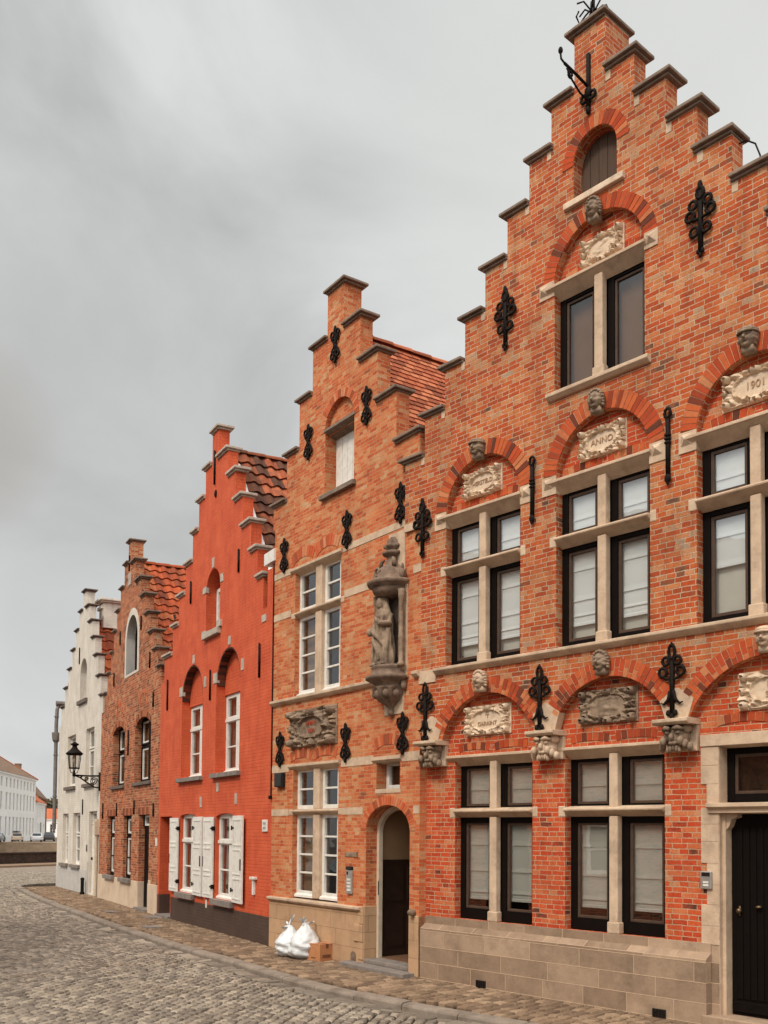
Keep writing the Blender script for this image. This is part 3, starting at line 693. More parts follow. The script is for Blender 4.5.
# string course, its end block
m = MB(); m.mould(.30, BL+.03, [(-.075, 4.034), (-.075, 4.0), (-.05, 3.975), (-.012, 3.945), (.05, 3.945), (.05, 4.034)])
ob('string_course', m, 'sandstone', H, bevel=.006)
ob('corner_stone', MB().box(-.02, .298, -.016, .05, 3.87, 4.036), 'sandstone', H); ob('corner_stone', MB().box(-.34, -.05, -.012, .05, 5.98, 6.08), 'sandstone', H)
# upper cross windows
for k, u in enumerate(W1):
    stone_cross(H, u, HW, 4.03, 5.33, 5.925, .10, 0, 'sandstone', lint_over=.1)
    lts = []; bl = []
    for s in (-1, 1):
        a, b = (u-HW, u-.057) if s < 0 else (u+.057, u+HW)
        lts += [(a, b, 4.035, 5.25), (a, b, 5.30, 5.93)]
        zb = [4.34, 4.33, 4.66][k]
        bl += [(a+.01, b-.01, 4.06, zb+.05, 'blind_grey', ()), (a+.03, b-.03, zb, 5.22, 'blind_white', (4.6, 4.95, 4.42)), (a+.03, b-.03, 5.33, 5.9, 'blind_white', (5.55,))]  # lowest grey sheet stands for sky reflected in the pane
    frames(H, lts, .11, .085, 'dark_frame', 'brown_sash', .035, 'glass_up', blinds=bl)
    m = MB()
    relief_arcs(H, u, .32, 6.085, .088, 'voussoir', seed=k*3+1)
stone_cross(H, 2.87, .62, 7.05, 0, 8.25, .10, 0, 'sandstone', tr=False, lint_over=.1)
frames(H, [(2.25, 2.813, 7.055, 8.24), (2.927, 3.49, 7.055, 8.24)], .11, .085, 'dark_frame', 'brown_sash', .03, 'glass_dark',
       blinds=[(2.27, 2.79, 7.08, 8.2, 'blind_taupe', ()), (2.95, 3.47, 7.08, 8.2, 'blind_taupe', ())])
m = MB(); m.mould(2.17, 3.57, [(-.075, 7.05), (-.075, 7.01), (-.03, 6.97), (.08, 6.96), (.08, 7.05)]); ob('window_sill', m, 'sandstone', H, bevel=.006)
relief_arcs(H, 2.87, .31, 8.405, .088, 'voussoir', seed=31)
interior(H, [(.2, 5.8, .0, 6.9), (1.6, 4.3, 6.9, 9.0)])
# attic hatch with planks
m = MB()
for i in range(5):
    x = 2.53+i*.122; m.box(x, x+.115, .16, .19, 9.24, 9.96)
ob('attic_hatch', m, 'plank', H)
m = MB(); m.box(2.41, 3.24, -.05, .12, 9.165, 9.24); ob('window_sill', m, 'sandstone_pale', H, bevel=.008)
# ground-floor cross windows
for k, (a, b) in enumerate([(.55, 1.84), (2.33, 3.65)]):
    u = (a+b)/2; hw = (b-a)/2
    stone_cross(H, u, hw, .80, 2.19, 2.80, .21, .11, 'sandstone', lint_over=.13, slope=.05)
    lts = []; bl = []
    for s in (-1, 1):
        p, q = (a, u-.057) if s < 0 else (u+.057, b)
        lts += [(p, q, .80, 2.11, None, (.085, .085, .14, .085)), (p, q, 2.17, 2.81, None, (.085, .085, .07, .085))]
        bl += [(p+.03, q-.03, 1.08, 2.09, 'blind_grey', (1.15, 1.42, 1.75)), (p+.03, q-.03, 2.20, 2.78, 'blind_grey', (2.45,))]
    frames(H, lts, .215, .085, 'dark_frame', 'brown_sash', .03, 'glass', blinds=bl)
    relief_arcs(H, u, .31, 2.955, .11, 'voussoir', R0=1.3, a=.2, seed=41+k*3)
relief_arcs(H, 4.88, .33, 3.03, .11, 'voussoir', R0=1.3, a=.22, seed=51)
# plinth of ashlar with sloped top
m = MB(); m.mould(.02, 4.19, [(0, .645), (0, -.15), (.10, -.15), (.10, .804), (.092, .804), (.092, .705)])
m.box(4.08, 4.276, .105, .3, -.15, .79); ob('plinth', m, 'plinth_B', H, bevel=.006)
for a, b, z0, z1 in ((1.04, 1.2, -.01, .085), (3.57, 3.73, .0, .085)):
    v = ob('air_vent', MB().box(a, b, -.012, .01, z0, z1), 'plastic_black', H); m = MB(); m.box(a+.002, b-.002, -.016, -.0125, (z0+z1)/2-.005, (z0+z1)/2+.005)
    for i in range(4): m.box(a+.012+i*.038, a+.03+i*.038, -.018, -.0125, z0+.01, z1-.01)
    ob('vent_grille', m, 'iron', v)
# door surround, transom, door leaves
m = MB(); rnd = random.Random(3); z = .79
m.box(4.276, 4.284, .104, .335, .09, 2.80); m.box(5.476, 5.484, .104, .335, .09, 2.80)
while z < 2.78:
    z1 = min(z+.17+rnd.random()*.08, 2.80); l = 4.145 if int(z*3.4) % 3 == 1 else 4.08
    m.box(l, 4.278, .098, .25, z+.0008, z1-.0008); m.box(5.482, 5.68 if int(z*5) % 2 else 5.75, .098, .25, z+.002, z1-.002); z = z1
m.mould(4.08, 5.68, [(.085, 2.92), (.085, 2.80), (.25, 2.78), (.25, 2.92)])
m.box(4.282, 4.32, .16, .29, .09, 2.12); m.box(5.44, 5.478, .16, .29, .09, 2.12)
m.mould(4.17, 5.60, [(.03, 2.22), (.03, 2.18), (.075, 2.155), (.075, 2.12), (.30, 2.11), (.30, 2.23)])
for s, x in ((1, 4.321), (-1, 5.439)): m.prism([(x, 1.95), (x+s*.03, 1.98), (x+s*.06, 2.06), (x+s*.12, 2.075), (x+s*.12, 2.118), (x, 2.118)][::s], .17, .27)
ob('door_surround', m, 'sandstone', H, bevel=.004)
m = MB()
for a, b in ((4.322, 4.876), (4.884, 5.438)):
    m.box(a, b, .27, .31, .10, 2.105)
    for i in range(6): x = a+.06+i*.074; m.box(x, x+.064, .258, .272, .26, 1.98)
    m.box(a+.02, b-.02, .25, .272, .13, .235)
dr = ob('front_door', m, 'dark_frame', H, bevel=.006)
m = MB(); m.ell((4.42, .235, 1.14), (.03, .03, .03), 10, 7); m.box(4.41, 4.43, .245, .2505, 1.09, 1.19); ob('door_knob', m, 'brass', dr, smooth=True)
m = MB(); m.ell((4.63, .235, 1.19), (.035, .03, .018), 10, 7); ob('door_knob', m, 'brass', dr, smooth=True)
frames(H, [(4.282, 5.478, 2.235, 2.80)], .26, .08, 'dark_frame', 'brown_sash', .03, 'glass_dark', name='fanlight', blinds=[(4.3, 5.46, 2.26, 2.79, 'dark_room', ())])
m = MB(); m.box(4.15, 5.62, -.02, .5, -.15, .095); ob('door_step', m, 'plinth_B', H, bevel=.01)
# corbels with carved faces, skewback stones
for k, u in enumerate((.22, 2.14, 3.87, 5.86)):
    m = MB(); m.mould(u-.21, u+.21, [(-.15, 3.09), (-.15, 3.055), (-.12, 3.03), (.115, 3.03), (.115, 3.09)])
    m.prism([(u-.19, 2.76), (u+.19, 2.76), (u+.2, 3.03), (u-.2, 3.03)], .06, .115)
    c = ob('corbel', m, 'sandstone', H, bevel=.006)
    def fn(d, k=k): return 1+.16*noise.noise(d*2.6+Vector((k*5, 0, 0)))+.12*abs(noise.noise(d*6+Vector((0, k*3, 0))))
    m = MB(); m.ell((u, .02, 2.91), (.125, .11, .13), 28, 20, fn)
    for s in (-1, 1): m.ell((u+s*.06, -.085, 2.95), (.03, .025, .022), 8, 6); m.ell((u+s*.12, .0, 2.99), (.05, .07, .05), 9, 7)
    m.ell((u, -.105, 2.905), (.026, .035, .04), 8, 6); m.ell((u, -.07, 2.84), (.06, .04, .025), 9, 6)
    for s in (-1, 1):
        for q in range(3): m.ell((u+s*(.10+.03*q), -.02-.04*(2-q), 2.86-.03*q), (.035, .045, .05), 8, 6)
        m.tube([(u+s*.02, -.115, 2.985), (u+s*.07, -.11, 3.0), (u+s*.12, -.07, 2.985)], [.02, .026, .016], 6)
    for q in range(5): m.ell((u+(q-2)*.035, -.06, 2.795-.01*abs(q-2)), (.02, .03, .04), 7, 5)
    ob('carved_face', m, 'stone_weathered' if k != 1 else 'sandstone', c, smooth=True)
    m = MB(); m.prism([(u-.13, 3.092), (u+.13, 3.092), (u+.2, 3.3), (u+.02, 3.42), (u-.02, 3.42), (u-.2, 3.3)], -.012, .1); ob('skewback_stone', m, 'sandstone', H)
# carved heads on the crowns of the arches
for k, (u, z) in enumerate([(1.14, 3.79), (2.96, 3.80), (4.88, 3.80), (1.07, 6.74), (2.90, 6.75), (4.72, 6.78), (2.86, 8.97)]):
    head(H, u, z, -.04, .225, .185, 'stone_weathered' if k not in (0, 2) else 'sandstone', k, cap=k in (2, 3, 5))
# plaques
plaque(H, 1.05, 6.335, .64, .34, .088, 'sandstone_pale', ('HERSTELD',), 1, size=.075)
plaque(H, 2.885, 6.335, .64, .34, .088, 'sandstone_pale', ('ANNO',), 2, size=.10)
plaque(H, 4.73, 6.36, .74, .36, .088, 'sandstone_pale', ('1901',), 3, size=.11)
plaque(H, 2.885, 8.565, .58, .33, .088, 'sandstone_pale', (), 4, relief=True, label='pale carved plaque with a relief of two shields')
plaque(H, 1.13, 3.31, .76, .37, .11, 'sandstone_pale', ("'T", 'GARAINT'), 5, size=.075)
plaque(H, 2.94, 3.325, .78, .39, .11, 'stone_weathered', (), 6, relief=True, label='weathered carved plaque with a figure relief')
plaque(H, 4.90, 3.32, .78, .38, .11, 'sandstone_pale', ('DEN', 'SITTE'), 7, size=.085)
# iron wall anchors
for u, z in ((.12, 3.47), (2.06, 3.47), (3.83, 3.49), (5.72, 3.49)): anchor(H, 'lily', u, z, -.012)
for u, z in ((1.50, 8.25), (4.18, 8.26), (.04, 5.96)): anchor(H, 'cross', u, z, -.008)
for u, z in ((1.94, 5.99), (3.79, 5.99), (5.6, 5.99)): anchor(H, 'poker', u, z, -.012)
# hoist bracket and iron finial
m = MB(); y0 = -.03
m.box(2.742, 2.778, -.045, -.005, 10.2, 10.86); m.tube([(2.76, -.05, 10.47), (2.76, -.25, 10.50), (2.76, -.46, 10.52)], .017, 6)
m.tube([(2.76, -.46, 10.52), (2.76, -.52, 10.54), (2.76, -.53, 10.60)], .012, 6); m.ell((2.76, -.53, 10.63), (.028, .028, .04), 7, 5)
m.tube([(2.76, -.05, 10.30), (2.76, -.18, 10.32), (2.76, -.33, 10.40), (2.76, -.42, 10.49)], .012, 6)
m.tube([(2.76, -.36+.04*math.cos(a), 10.44+.04*math.sin(a)) for a in [i*.7 for i in range(9)]], .012, 5)
for s in (-1, 1): torus(m, 2.76+s*.055, 10.35, .045, .018, -.03); 
m.ell((2.76, -.03, 10.19), (.03, .03, .05), 7, 5); m.ell((2.76, -.03, 10.40), (.045, .04, .07), 8, 6)
ob('hoist_bracket', m, 'iron', H, smooth=True)
m = MB(); c = (2.72, .12, 11.27)
m.tube([(c[0], c[1], c[2]), (c[0], c[1], c[2]+.5)], .02, 6)
for i in range(6):
    a = i*PI/3; dx, dy = math.cos(a), math.sin(a)
    m.tube([(c[0]+dx*.03, c[1]+dy*.03, c[2]+.22), (c[0]+dx*.10, c[1]+dy*.10, c[2]+.13), (c[0]+dx*.17, c[1]+dy*.17, c[2]+.02), (c[0]+dx*.21, c[1]+dy*.21, c[2]+.10), (c[0]+dx*.18, c[1]+dy*.18, c[2]+.17)], .011, 5)
    m.tube([(c[0]+dx*.02, c[1]+dy*.02, c[2]+.2), (c[0]+dx*.12, c[1]+dy*.12, c[2]+.30), (c[0]+dx*.2, c[1]+dy*.2, c[2]+.26)], .010, 5)
ob('iron_finial', m, 'iron', H, smooth=True)
m = MB(); m.tube([(4.50, .15, 8.96), (4.60, .15, 8.95), (4.70, .14, 8.86), (4.76, .12, 8.70), (4.78, .12, 8.52)], .009, 5); ob('cable', m, 'iron', H)
rf = shell(H, BL, 9, 2.76, 10.2, 6.3, 6.3, 'brick_orange', 'tile_flat', .34)
tiles(rf, 2.76, 10.2, BL+.05, 6.33, .25, 8.9, 'tile_flat', tw=.2, tl=.16, flat=True, lift=.03)
# intercom beside the door
o_, r_ = to_world('big', 4.15, .098, 1.44), rz
ic = thing('intercom', 'small grey video intercom box on the stone beside the dark double door', 'intercom', o_, r_)
m = MB(); m.box(-.062, .062, -.03, 0, -.09, .09); ob('housing', m, 'steel', ic, bevel=.008)
m = MB(); m.box(-.045, .045, -.034, -.0305, .04, .078); ob('camera_window', m, 'plastic_black', ic)
m = MB(); m.box(-.03, .03, -.034, -.0305, -.03, -.01); m.box(-.03, .03, -.034, -.0305, -.06, -.04); ob('button', m, 'white_paint', ic)

# ------------------------------------------------------------------ the orange-salmon house with the niche
loc, rz = frame('orange')
H = thing('stepped_gable_house', 'salmon brick house with a saint in a wall niche and an open arched doorway', 'house', loc, rz, 'stepped gable houses along the street')
OL = 4.128
Ls = [(-.07, 7.33), (.38, 8.07), (.78, 8.84), (1.19, 9.55)]; ch = (1.63, 2.10, 10.26)
Rs = [(2.57, 9.54), (3.04, 8.82), (3.52, 8.06), (4.07, 7.30)]
top = [(0, -.15), (0, 6.95), (-.07, 6.95)]; us = [p[0] for p in Ls]+[ch[0]]
for i, (u, z) in enumerate(Ls): top += [(u, z), (us[i+1], z)]
top += [(ch[0], ch[2]), (ch[1], ch[2])]; px = ch[1]
for u, z in Rs: top += [(px, z), (u, z)]; px = u
top += [(4.07, 6.8), (OL, 6.8), (OL, -.15)]
DO = archloop(2.85, 3.91, .10, 1.92, .35)
holes = [archloop(1.60, 2.43, 7.10, 8.10, .40), rect(.71, 2.10, 4.05, 6.13), rect(.71, 2.09, .83, 2.93), rect(3.10, 3.67, 2.50, 2.89), DO]
m = MB(); m.panel(top, holes, 0); m.panel(top, holes, .22); m.strip(top, 0, .22, closed=False)
for h in holes: m.strip(h, 0, .24)
m.box(ch[0], ch[1], .222, .32, 9.2, ch[2]); ob('gable_wall', m, 'brick_salmon', H)
coping(H, Ls, ch, Rs, 'coping', .22, .32)
rf = shell(H, OL, 8, 1.865, 9.63, 6.3, 6.3, 'brick_salmon', 'tile_flat', .26)
tiles(rf, 1.865, 9.63, OL+.05, 6.33, .25, 7.9, 'tile_flat', tw=.19, tl=.125, flat=True, lift=.035)
interior(H, [(.25, 2.7, .0, 6.9), (2.72, 3.95, 2.56, 6.9), (1.2, 2.6, 6.9, 8.6)])
# attic window
ob('window_arch', MB().ring(2.015, 8.10, .415, .40, .13, -.008, .10, 0, PI, seed=21), 'voussoir_salmon', H)
m = MB(); n = 16; m.panel([(1.6, 8.05), (2.43, 8.05)]+[(2.015+.415*math.cos(PI*i/n), 8.10+.40*math.sin(PI*i/n)) for i in range(n+1)], [], .07); ob('tympanum', m, 'brick_salmon', H)
m = MB(); m.mould(1.58, 2.46, [(-.02, 8.14), (-.02, 8.10), (.2, 8.02), (.2, 8.14)]); ob('lintel', m, 'coping', H)
m = MB(); m.mould(1.52, 2.50, [(-.07, 7.10), (-.07, 7.03), (.2, 7.02), (.2, 7.11)]); ob('window_sill', m, 'coping', H, bevel=.006)
m = MB(); m.box(1.6, 2.43, .20, .235, 7.10, 8.06)
w = ob('shuttered_window', m, 'white_paint', H, bevel=.004); m = MB()
for i in range(5): m.box(1.66+i*.15, 1.79+i*.15, .192, .2005, 7.16, 8.0)
ob('panel_boards', m, 'white_paint', w, bevel=.003)
# first-floor and ground-floor cross windows with white casements
def cross_white(uc, z0, zt, zl, a, b, sill_drop=.03):
    m = MB(); mw = .19
    m.box(uc-mw/2, uc+mw/2, .02, .12, z0, zt-.075); m.box(uc-mw/2, uc+mw/2, .02, .12, zt, zl)
    m.mould(a, b, [(-.03, zt), (-.03, zt-.035), (.0, zt-.05), (.12, zt-.10), (.12, zt+.01)])
    m.box(a-.13, a+.002, -.008, .1, zt-.09, zt+.01); m.box(b-.002, b+.1, -.008, .1, zt-.09, zt+.01)
    ob('stone_mullion', m, 'sandstone', H, bevel=.016)
    m = MB(); m.mould(a-.12, b+.05, [(-.045, zl+.07), (-.045, zl+.03), (-.01, zl), (.12, zl-.06), (.12, zl+.07)]); ob('lintel', m, 'sandstone', H, bevel=.006)
    h = zt-.07-z0; lt = []
    for p, q, fr in ((a, uc-mw/2, .06), (uc+mw/2, b, .165)):
        lt += [(p, q, z0, zt-.07, [z0+.10+(h-.16)*i/4 for i in (1, 2, 3)], (.065, fr, .10, .06)), (p, q, zt+.01, zl+.0, [(zt+zl)/2+.0], (.065, fr, .065, .06))]
    bl = [(p+.04, q-.04, z0+.1, zt-.12, 'curtain', ()) for p, q in ((a, uc-mw/2-.2), (uc+mw/2+.18, b-.05))]
    w = frames(H, lt, .085, .06, 'white_paint', None, pane='glass_dark', blinds=bl, barw=.03)
    m = MB()
    for p, q in ((a, uc-mw/2), (uc+mw/2, b)): m.mould(p+.01, q-.01, [(.035, z0+.0), (.035, z0+.035), (.084, z0+.06), (.084, z0)])
    ob('sill_board', m, 'white_paint', w)
cross_white(1.405, 4.06, 5.42, 6.08, .71, 2.10)
cross_white(1.40, .86, 2.24, 2.90, .71, 2.09)
relief_arcs(H, 1.33, .37, 6.29, 0, 'voussoir_salmon', R0=.62, th=.17, a=.52, seed=61)
relief_arcs(H, 1.33, .37, 3.07, 0, 'voussoir_salmon', R0=.9, th=.15, a=.36, seed=64)
# sandstone bands, string course, plinth
m = MB()
for z0, z1, segs in ((6.09, 6.19, ((0, .58), (2.16, OL))), (5.39, 5.50, ((0, .575), (2.205, 3.2), (3.95, OL))), (2.15, 2.255, ((0, .575), (2.195, 2.76), (3.99, OL))), (2.86, 2.98, ((0, .58), (2.16, 3.02), (3.72, OL)))):
    for a, b in segs: ob('stone_band', MB().box(a+.002, b-.002, -.007, .05, z0, z1), 'sandstone', H)
m = MB()
for a, b in ((.0, 3.08), (4.0, OL)): m.mould(a, b, [(-.075, 4.05), (-.075, 4.01), (-.04, 3.975), (0, 3.96), (.05, 3.96), (.05, 4.05)])
ob('string_course', m, 'sandstone', H, bevel=.005)
m = MB(); m.box(0, 2.84, -.03, .1, -.15, .745); m.box(3.915, OL, -.02, .1, -.15, .80)
ob('plinth', m, 'plinth_O', H, bevel=.012)
m = MB(); m.mould(0, 2.80, [(-.085, .825), (-.085, .79), (-.03, .75), (.07, .75), (.07, .835)]); ob('plinth_moulding', m, 'sandstone', H, bevel=.005)
m = MB(); rnd = random.Random(5)
for i, (z0, z1) in enumerate(((.08, .33), (.335, .58), (.585, .84))):
    m.box(2.62 if i % 2 else 2.72, 2.848, -.045-.01*(i % 2), .2, z0, z1)
m.box(2.846, 2.862, -.03, .18, .06, .845)
ob('door_quoins', m, 'plinth_O', H, bevel=.012)
# arched doorway: white frame, hall behind
ob('door_arch', MB().ring(3.38, 1.92, .535, .355, .12, -.008, .1, 0, PI, step=.055, seed=23), 'voussoir_salmon', H)
m = MB(); inner = archloop(2.91, 3.85, .10, 1.90, .31); outer = archloop(2.852, 3.908, .095, 1.92, .348)
m.panel(outer, [inner], .185); m.strip(inner, .185, .25); ob('door_frame', m, 'cream_paint', H)
m = MB(); m.box(2.75, 2.8, .26, 1.6, .08, 2.5); m.box(4.05, 4.1, .26, 1.6, .08, 2.5); m.box(2.75, 4.1, 1.6, 1.65, .08, 2.5); m.box(2.75, 4.1, .26, 1.65, 2.5, 2.55)
hall = ob('hall', m, 'tan_wall', H)
m = MB(); m.box(2.80, 4.05, .252, 1.6, .03, .112); ob('hall_floor', m, 'floor_tile', hall)
m = MB(); m.box(2.801, 2.82, .27, 1.58, .09, 1.50); m.box(2.83, 4.04, 1.575, 1.598, .09, 1.50)
for i in range(3): m.box(2.9+i*.38, 3.22+i*.38, 1.56, 1.576, .25, .8); m.box(2.9+i*.38, 3.22+i*.38, 1.56, 1.576, .9, 1.4)
for i in range(3): m.box(2.819, 2.832, .33+i*.42, .68+i*.42, .25, .8); m.box(2.819, 2.832, .33+i*.42, .68+i*.42, .9, 1.4)
ob('wainscot', m, 'wainscot', hall)
m = MB(); m.box(3.86, 3.905, .26, 1.0, .09, 2.2); m.box(3.845, 3.862, .3, .96, .2, 1.0); m.box(3.845, 3.862, .3, .96, 1.1, 2.05); dd = ob('front_door', m, 'dark_frame', H, bevel=.006)
m = MB(); m.ell((3.82, .34, 1.12), (.03, .03, .03), 8, 6); m.box(2.895, 2.91, .182, .19, 1.0, 1.2); ob('door_handle', m, 'iron', dd, smooth=True)
m = MB(); m.box(2.50, 4.06, -.22, .2, -.15, .045); m.box(2.86, 3.90, -.02, .25, .045, .105); ob('door_step', m, 'bluestone', H, bevel=.012)
m = MB(); m.ell((4.03, -.06, .84), (.05, .05, .045), 10, 7); m.box(4.0, 4.06, -.05, 0, .80, .87); ob('bell_pull', m, 'stone_weathered', H, smooth=True)
# small window over the door
m = MB(); m.mould(3.02, 3.72, [(-.04, 2.955), (-.04, 2.905), (.0, 2.87), (.2, 2.85), (.2, 2.955)]); ob('lintel', m, 'sandstone', H)
frames(H, [(3.10, 3.67, 2.50, 2.88, None, (.07, .06, .06, .05))], .17, .06, 'white_paint', None, pane='glass_dark', blinds=[(3.12, 3.65, 2.52, 2.87, 'dark_room', ())])
m = MB(); m.box(3.08, 3.69, -.006, .17, 2.44, 2.50); ob('window_sill', m, 'sandstone', H)
m = MB().ring(3.38, 2.50, .62, .62, .15, -.008, .02, PI/2-.45, PI/2+.45, seed=71); ob('relieving_arch', m, 'voussoir_salmon', H)
plaque(H, 1.345, 3.525, 1.42, .60, 0, 'stone_weathered', ('ANNO', '1634'), 8, depth=.10, field=.5, letter='gilt', size=.10, label='large weathered cartouche with faint red lettering')
for u, z in ((1.90, 9.37), (2.79, 8.1), (1.11, 8.1), (3.67, 6.43), (.36, 6.44), (2.29, 6.40), (.30, 3.24), (2.31, 3.21), (3.76, 3.24)): anchor(H, 'trefoil', u, z, -.008)
m = MB(); m.box(2.52, 2.66, -.034, -.02, .05, .13); m.prism([(2.59+.07*math.cos(PI*i/8), .13+.05*math.sin(PI*i/8)) for i in range(9)], -.034, -.02); ob('air_vent', m, 'stone_dark', H)
# niche with canopy, columns and bracket
m = MB(); U = 3.50
nb = MB(); nb.box(U-.33, U+.33, -.02, .05, 4.0, 5.3); nb.box(U-.2, U+.26, -.015, .03, 3.52, 4.0); nb.box(U-.12, U+.26, -.012, .03, 5.3, 6.05)
niche = ob('statue_niche', nb, 'sandstone', H)
m = MB(); m.box(U-.25, U+.25, -.026, -.019, 4.17, 5.22); ob('niche_back', m, 'niche_dark', niche)  # flat panel, coloured dark in place of a real recess
for s in (-1, 1): ob('niche_side', MB().box(U+s*.27-.02, U+s*.27+.02, -.10, -.019, 4.1, 5.2), 'stone_weathered', niche)
m = MB(); A0, A1 = PI, 2*PI
m.lathe([(.0, 5.12), (.20, 5.14), (.27, 5.19), (.29, 5.24), (.27, 5.26), (.35, 5.29), (.37, 5.33), (.34, 5.355), (.28, 5.36), (.27, 5.42), (.235, 5.50), (.15, 5.57), (.105, 5.60), (.095, 5.66), (.085, 5.72), (.15, 5.735), (.16, 5.765), (.14, 5.78), (.075, 5.79), (.07, 5.815), (.12, 5.84), (.125, 5.87), (.08, 5.90), (.085, 5.93), (.04, 5.99), (0, 6.0)], U, -.02, 32, A0, A1, lambda a, z: 1+(.06*math.cos(9*a) if 5.36 < z < 5.58 else (.18*math.cos(5*a) if z > 5.82 else 0)))
for s in (-1, 1):
    m.ell((U+s*.29, -.07, 5.42), (.045, .045, .07), 9, 7); m.ell((U+s*.29, -.07, 5.51), (.022, .022, .06), 7, 6)
    m.tube([(U+s*.17, -.12, 5.55), (U+s*.15, -.12, 5.64), (U+s*.10, -.1, 5.68)], [.035, .03, .014], 7)
torus(m, U, 5.46, .05, .018, -.285)
ob('canopy', m, 'stone_dark', niche, smooth=True)
for s in (-1, 1):
    m = MB(); x = U+s*.30
    m.lathe([(.05, 4.15), (.05, 4.19), (.032, 4.21), (.032, 4.5), (.042, 4.53), (.042, 4.56), (.03, 4.6), (.03, 5.05), (.045, 5.08), (.045, 5.12), (.05, 5.20)], x, -.09, 12); ob('colonnette', m, 'stone_weathered', niche, smooth=True)
m = MB(); m.lathe([(0, 3.49), (.04, 3.50), (.06, 3.55), (.04, 3.60), (.07, 3.63), (.17, 3.70), (.24, 3.79), (.25, 3.86), (.27, 3.88), (.22, 3.91), (.28, 3.95), (.36, 3.99), (.37, 4.03), (.29, 4.05), (.27, 4.13), (.29, 4.15), (.27, 4.18), (0, 4.185)], U, -.03, 26, A0, A1, lambda a, z: 1+(.10*math.cos(9*a) if 3.64 < z < 3.88 else 0))
for i in range(5):
    a = PI+PI*(i+.5)/5; m.ell((U+.22*math.cos(a), -.03+.22*math.sin(a), 3.79), (.055, .055, .06), 8, 6)
m.ell((U+.30, -.04, 3.90), (.04, .05, .07), 9, 7)
ob('bracket', m, 'stone_dark', niche, smooth=True)
# the saint: top-level, stands on the bracket
st_o = to_world('orange', U-.03, -.15, 4.187)
m = MB(); rb = random.Random(2)
def robe(a, z): return 1+.15*math.sin(7*a+z*5)+.08*math.sin(11*a-z*9)
prof = [(.165, 0), (.17, .05), (.15, .2), (.135, .38), (.13, .52), (.12, .60), (.135, .68), (.12, .74), (.07, .79)]
n = 56; vs = []
sway = lambda z: .028*math.sin(z*4.2+.4)
for r, z in prof:
    for k in range(n):
        a = 2*PI*k/n; rr = r*(robe(a, z) if z < .66 else 1); vs.append((sway(z)+rr*math.cos(a)*(1.0 if z < .6 else 1.12), rr*math.sin(a)*.78, z))
m.add(vs, [(i*n+k, i*n+(k+1) % n, (i+1)*n+(k+1) % n, (i+1)*n+k) for i in range(len(prof)-1) for k in range(n)]+[tuple(range(n-1, -1, -1)), tuple(range((len(prof)-1)*n, len(prof)*n))])
hx = sway(.86)-.01
m.ell((hx, -.035, .865), (.058, .066, .085), 14, 10, lambda d: 1+.16*math.exp(-(d.x/.2)**2-((d.z+.1)/.25)**2)*max(0, -d.y)-.1*sum(math.exp(-((d.x-s*.35)/.18)**2-((d.z-.1)/.13)**2) for s in (-1, 1))*max(0, -d.y))
m.tube([(hx, -.01, .74), (hx, -.02, .82)], .042, 10)
m.ell((hx, .022, .89), (.085, .068, .105), 14, 10)                                              # veil
m.tube([(hx-.062, .0, .9), (hx-.085, .0, .8), (hx-.125, .0, .72)], [.03, .04, .04], 8); m.tube([(hx+.062, .0, .9), (hx+.09, .0, .8), (hx+.13, .0, .70)], [.03, .045, .05], 8)
m.tube([(-.11, .0, .70), (-.155, -.03, .58), (-.165, -.08, .50)], [.048, .045, .038], 10); m.tube([(-.165, -.08, .50), (-.16, -.125, .46)], [.036, .03], 8)
m.tube([(.15, .0, .69), (.185, -.03, .56), (.11, -.13, .56), (.02, -.14, .62)], [.05, .052, .042, .028], 10); m.ell((.005, -.145, .635), (.028, .022, .034), 9, 7)
m.tube([(-.14, -.06, .5), (-.05, -.13, .44), (.06, -.13, .36), (.13, -.08, .24)], [.03, .035, .03, .02], 8)
m.tube([(-.16, -.05, .45), (-.07, -.12, .34), (.02, -.13, .2), (.05, -.12, .06)], [.03, .03, .026, .022], 8)
m.tube([(.14, -.02, .5), (.15, -.05, .3), (.14, -.06, .05)], [.04, .035, .03], 8)
m.tube([(-.10, -.08, .45), (-.115, -.1, .25), (-.11, -.11, .03)], [.03, .026, .024], 8)
m.ell((-.165, -.125, .47), (.045, .04, .06), 9, 7)
m.box(-.17, .17, -.13, .12, -.002, .03)
so = ob('saint_statue', m, 'stone_weathered', None, remesh=.0065); so.location = st_o; so.rotation_euler = (0, 0, rz)
tag(so, 'weathered stone saint in a veil and long robe standing in the wall niche', 'statue')
# things fixed to this wall
def wt(u, y, z): return to_world('orange', u, y, z)
mbx = thing('junction_box', 'small black box fixed beside the white ground-floor window near the red house', 'box', wt(.33, 0, 2.735), rz)
m = MB(); m.box(-.13, .13, -.07, 0, -.115, .115); ob('casing', m, 'plastic_black', mbx, bevel=.01)
m = MB(); m.box(-.115, .115, -.08, -.0705, -.10, .10); ob('lid', m, 'plastic_black', mbx, bevel=.006)
np_ = thing('name_plate', 'small worn bronze plate on salmon brick above the tall intercom', 'plate', wt(2.47, 0, 1.57), rz)
m = MB(); m.box(-.17, .17, -.012, 0, -.035, .035); ob('plate', m, 'stone_weathered', np_, bevel=.003)
m = MB(); 
for s in (-1, 1): m.ell((s*.15, -.013, 0), (.008, .005, .008), 6, 4)
ob('screw', m, 'brass', np_)
ic = thing('intercom', 'tall narrow steel intercom panel left of the open arched doorway', 'intercom', wt(2.455, 0, 1.19), rz)
m = MB(); m.box(-.075, .075, -.035, 0, -.19, .15); ob('housing', m, 'steel', ic, bevel=.006)
m = MB(); m.box(-.07, .07, -.045, 0, .155, .205); ob('hood', m, 'plastic_black', ic, bevel=.006)
m = MB(); m.box(-.06, -.02, -.038, -.0352, .085, .13)
ob('camera_window', m, 'plastic_black', ic)
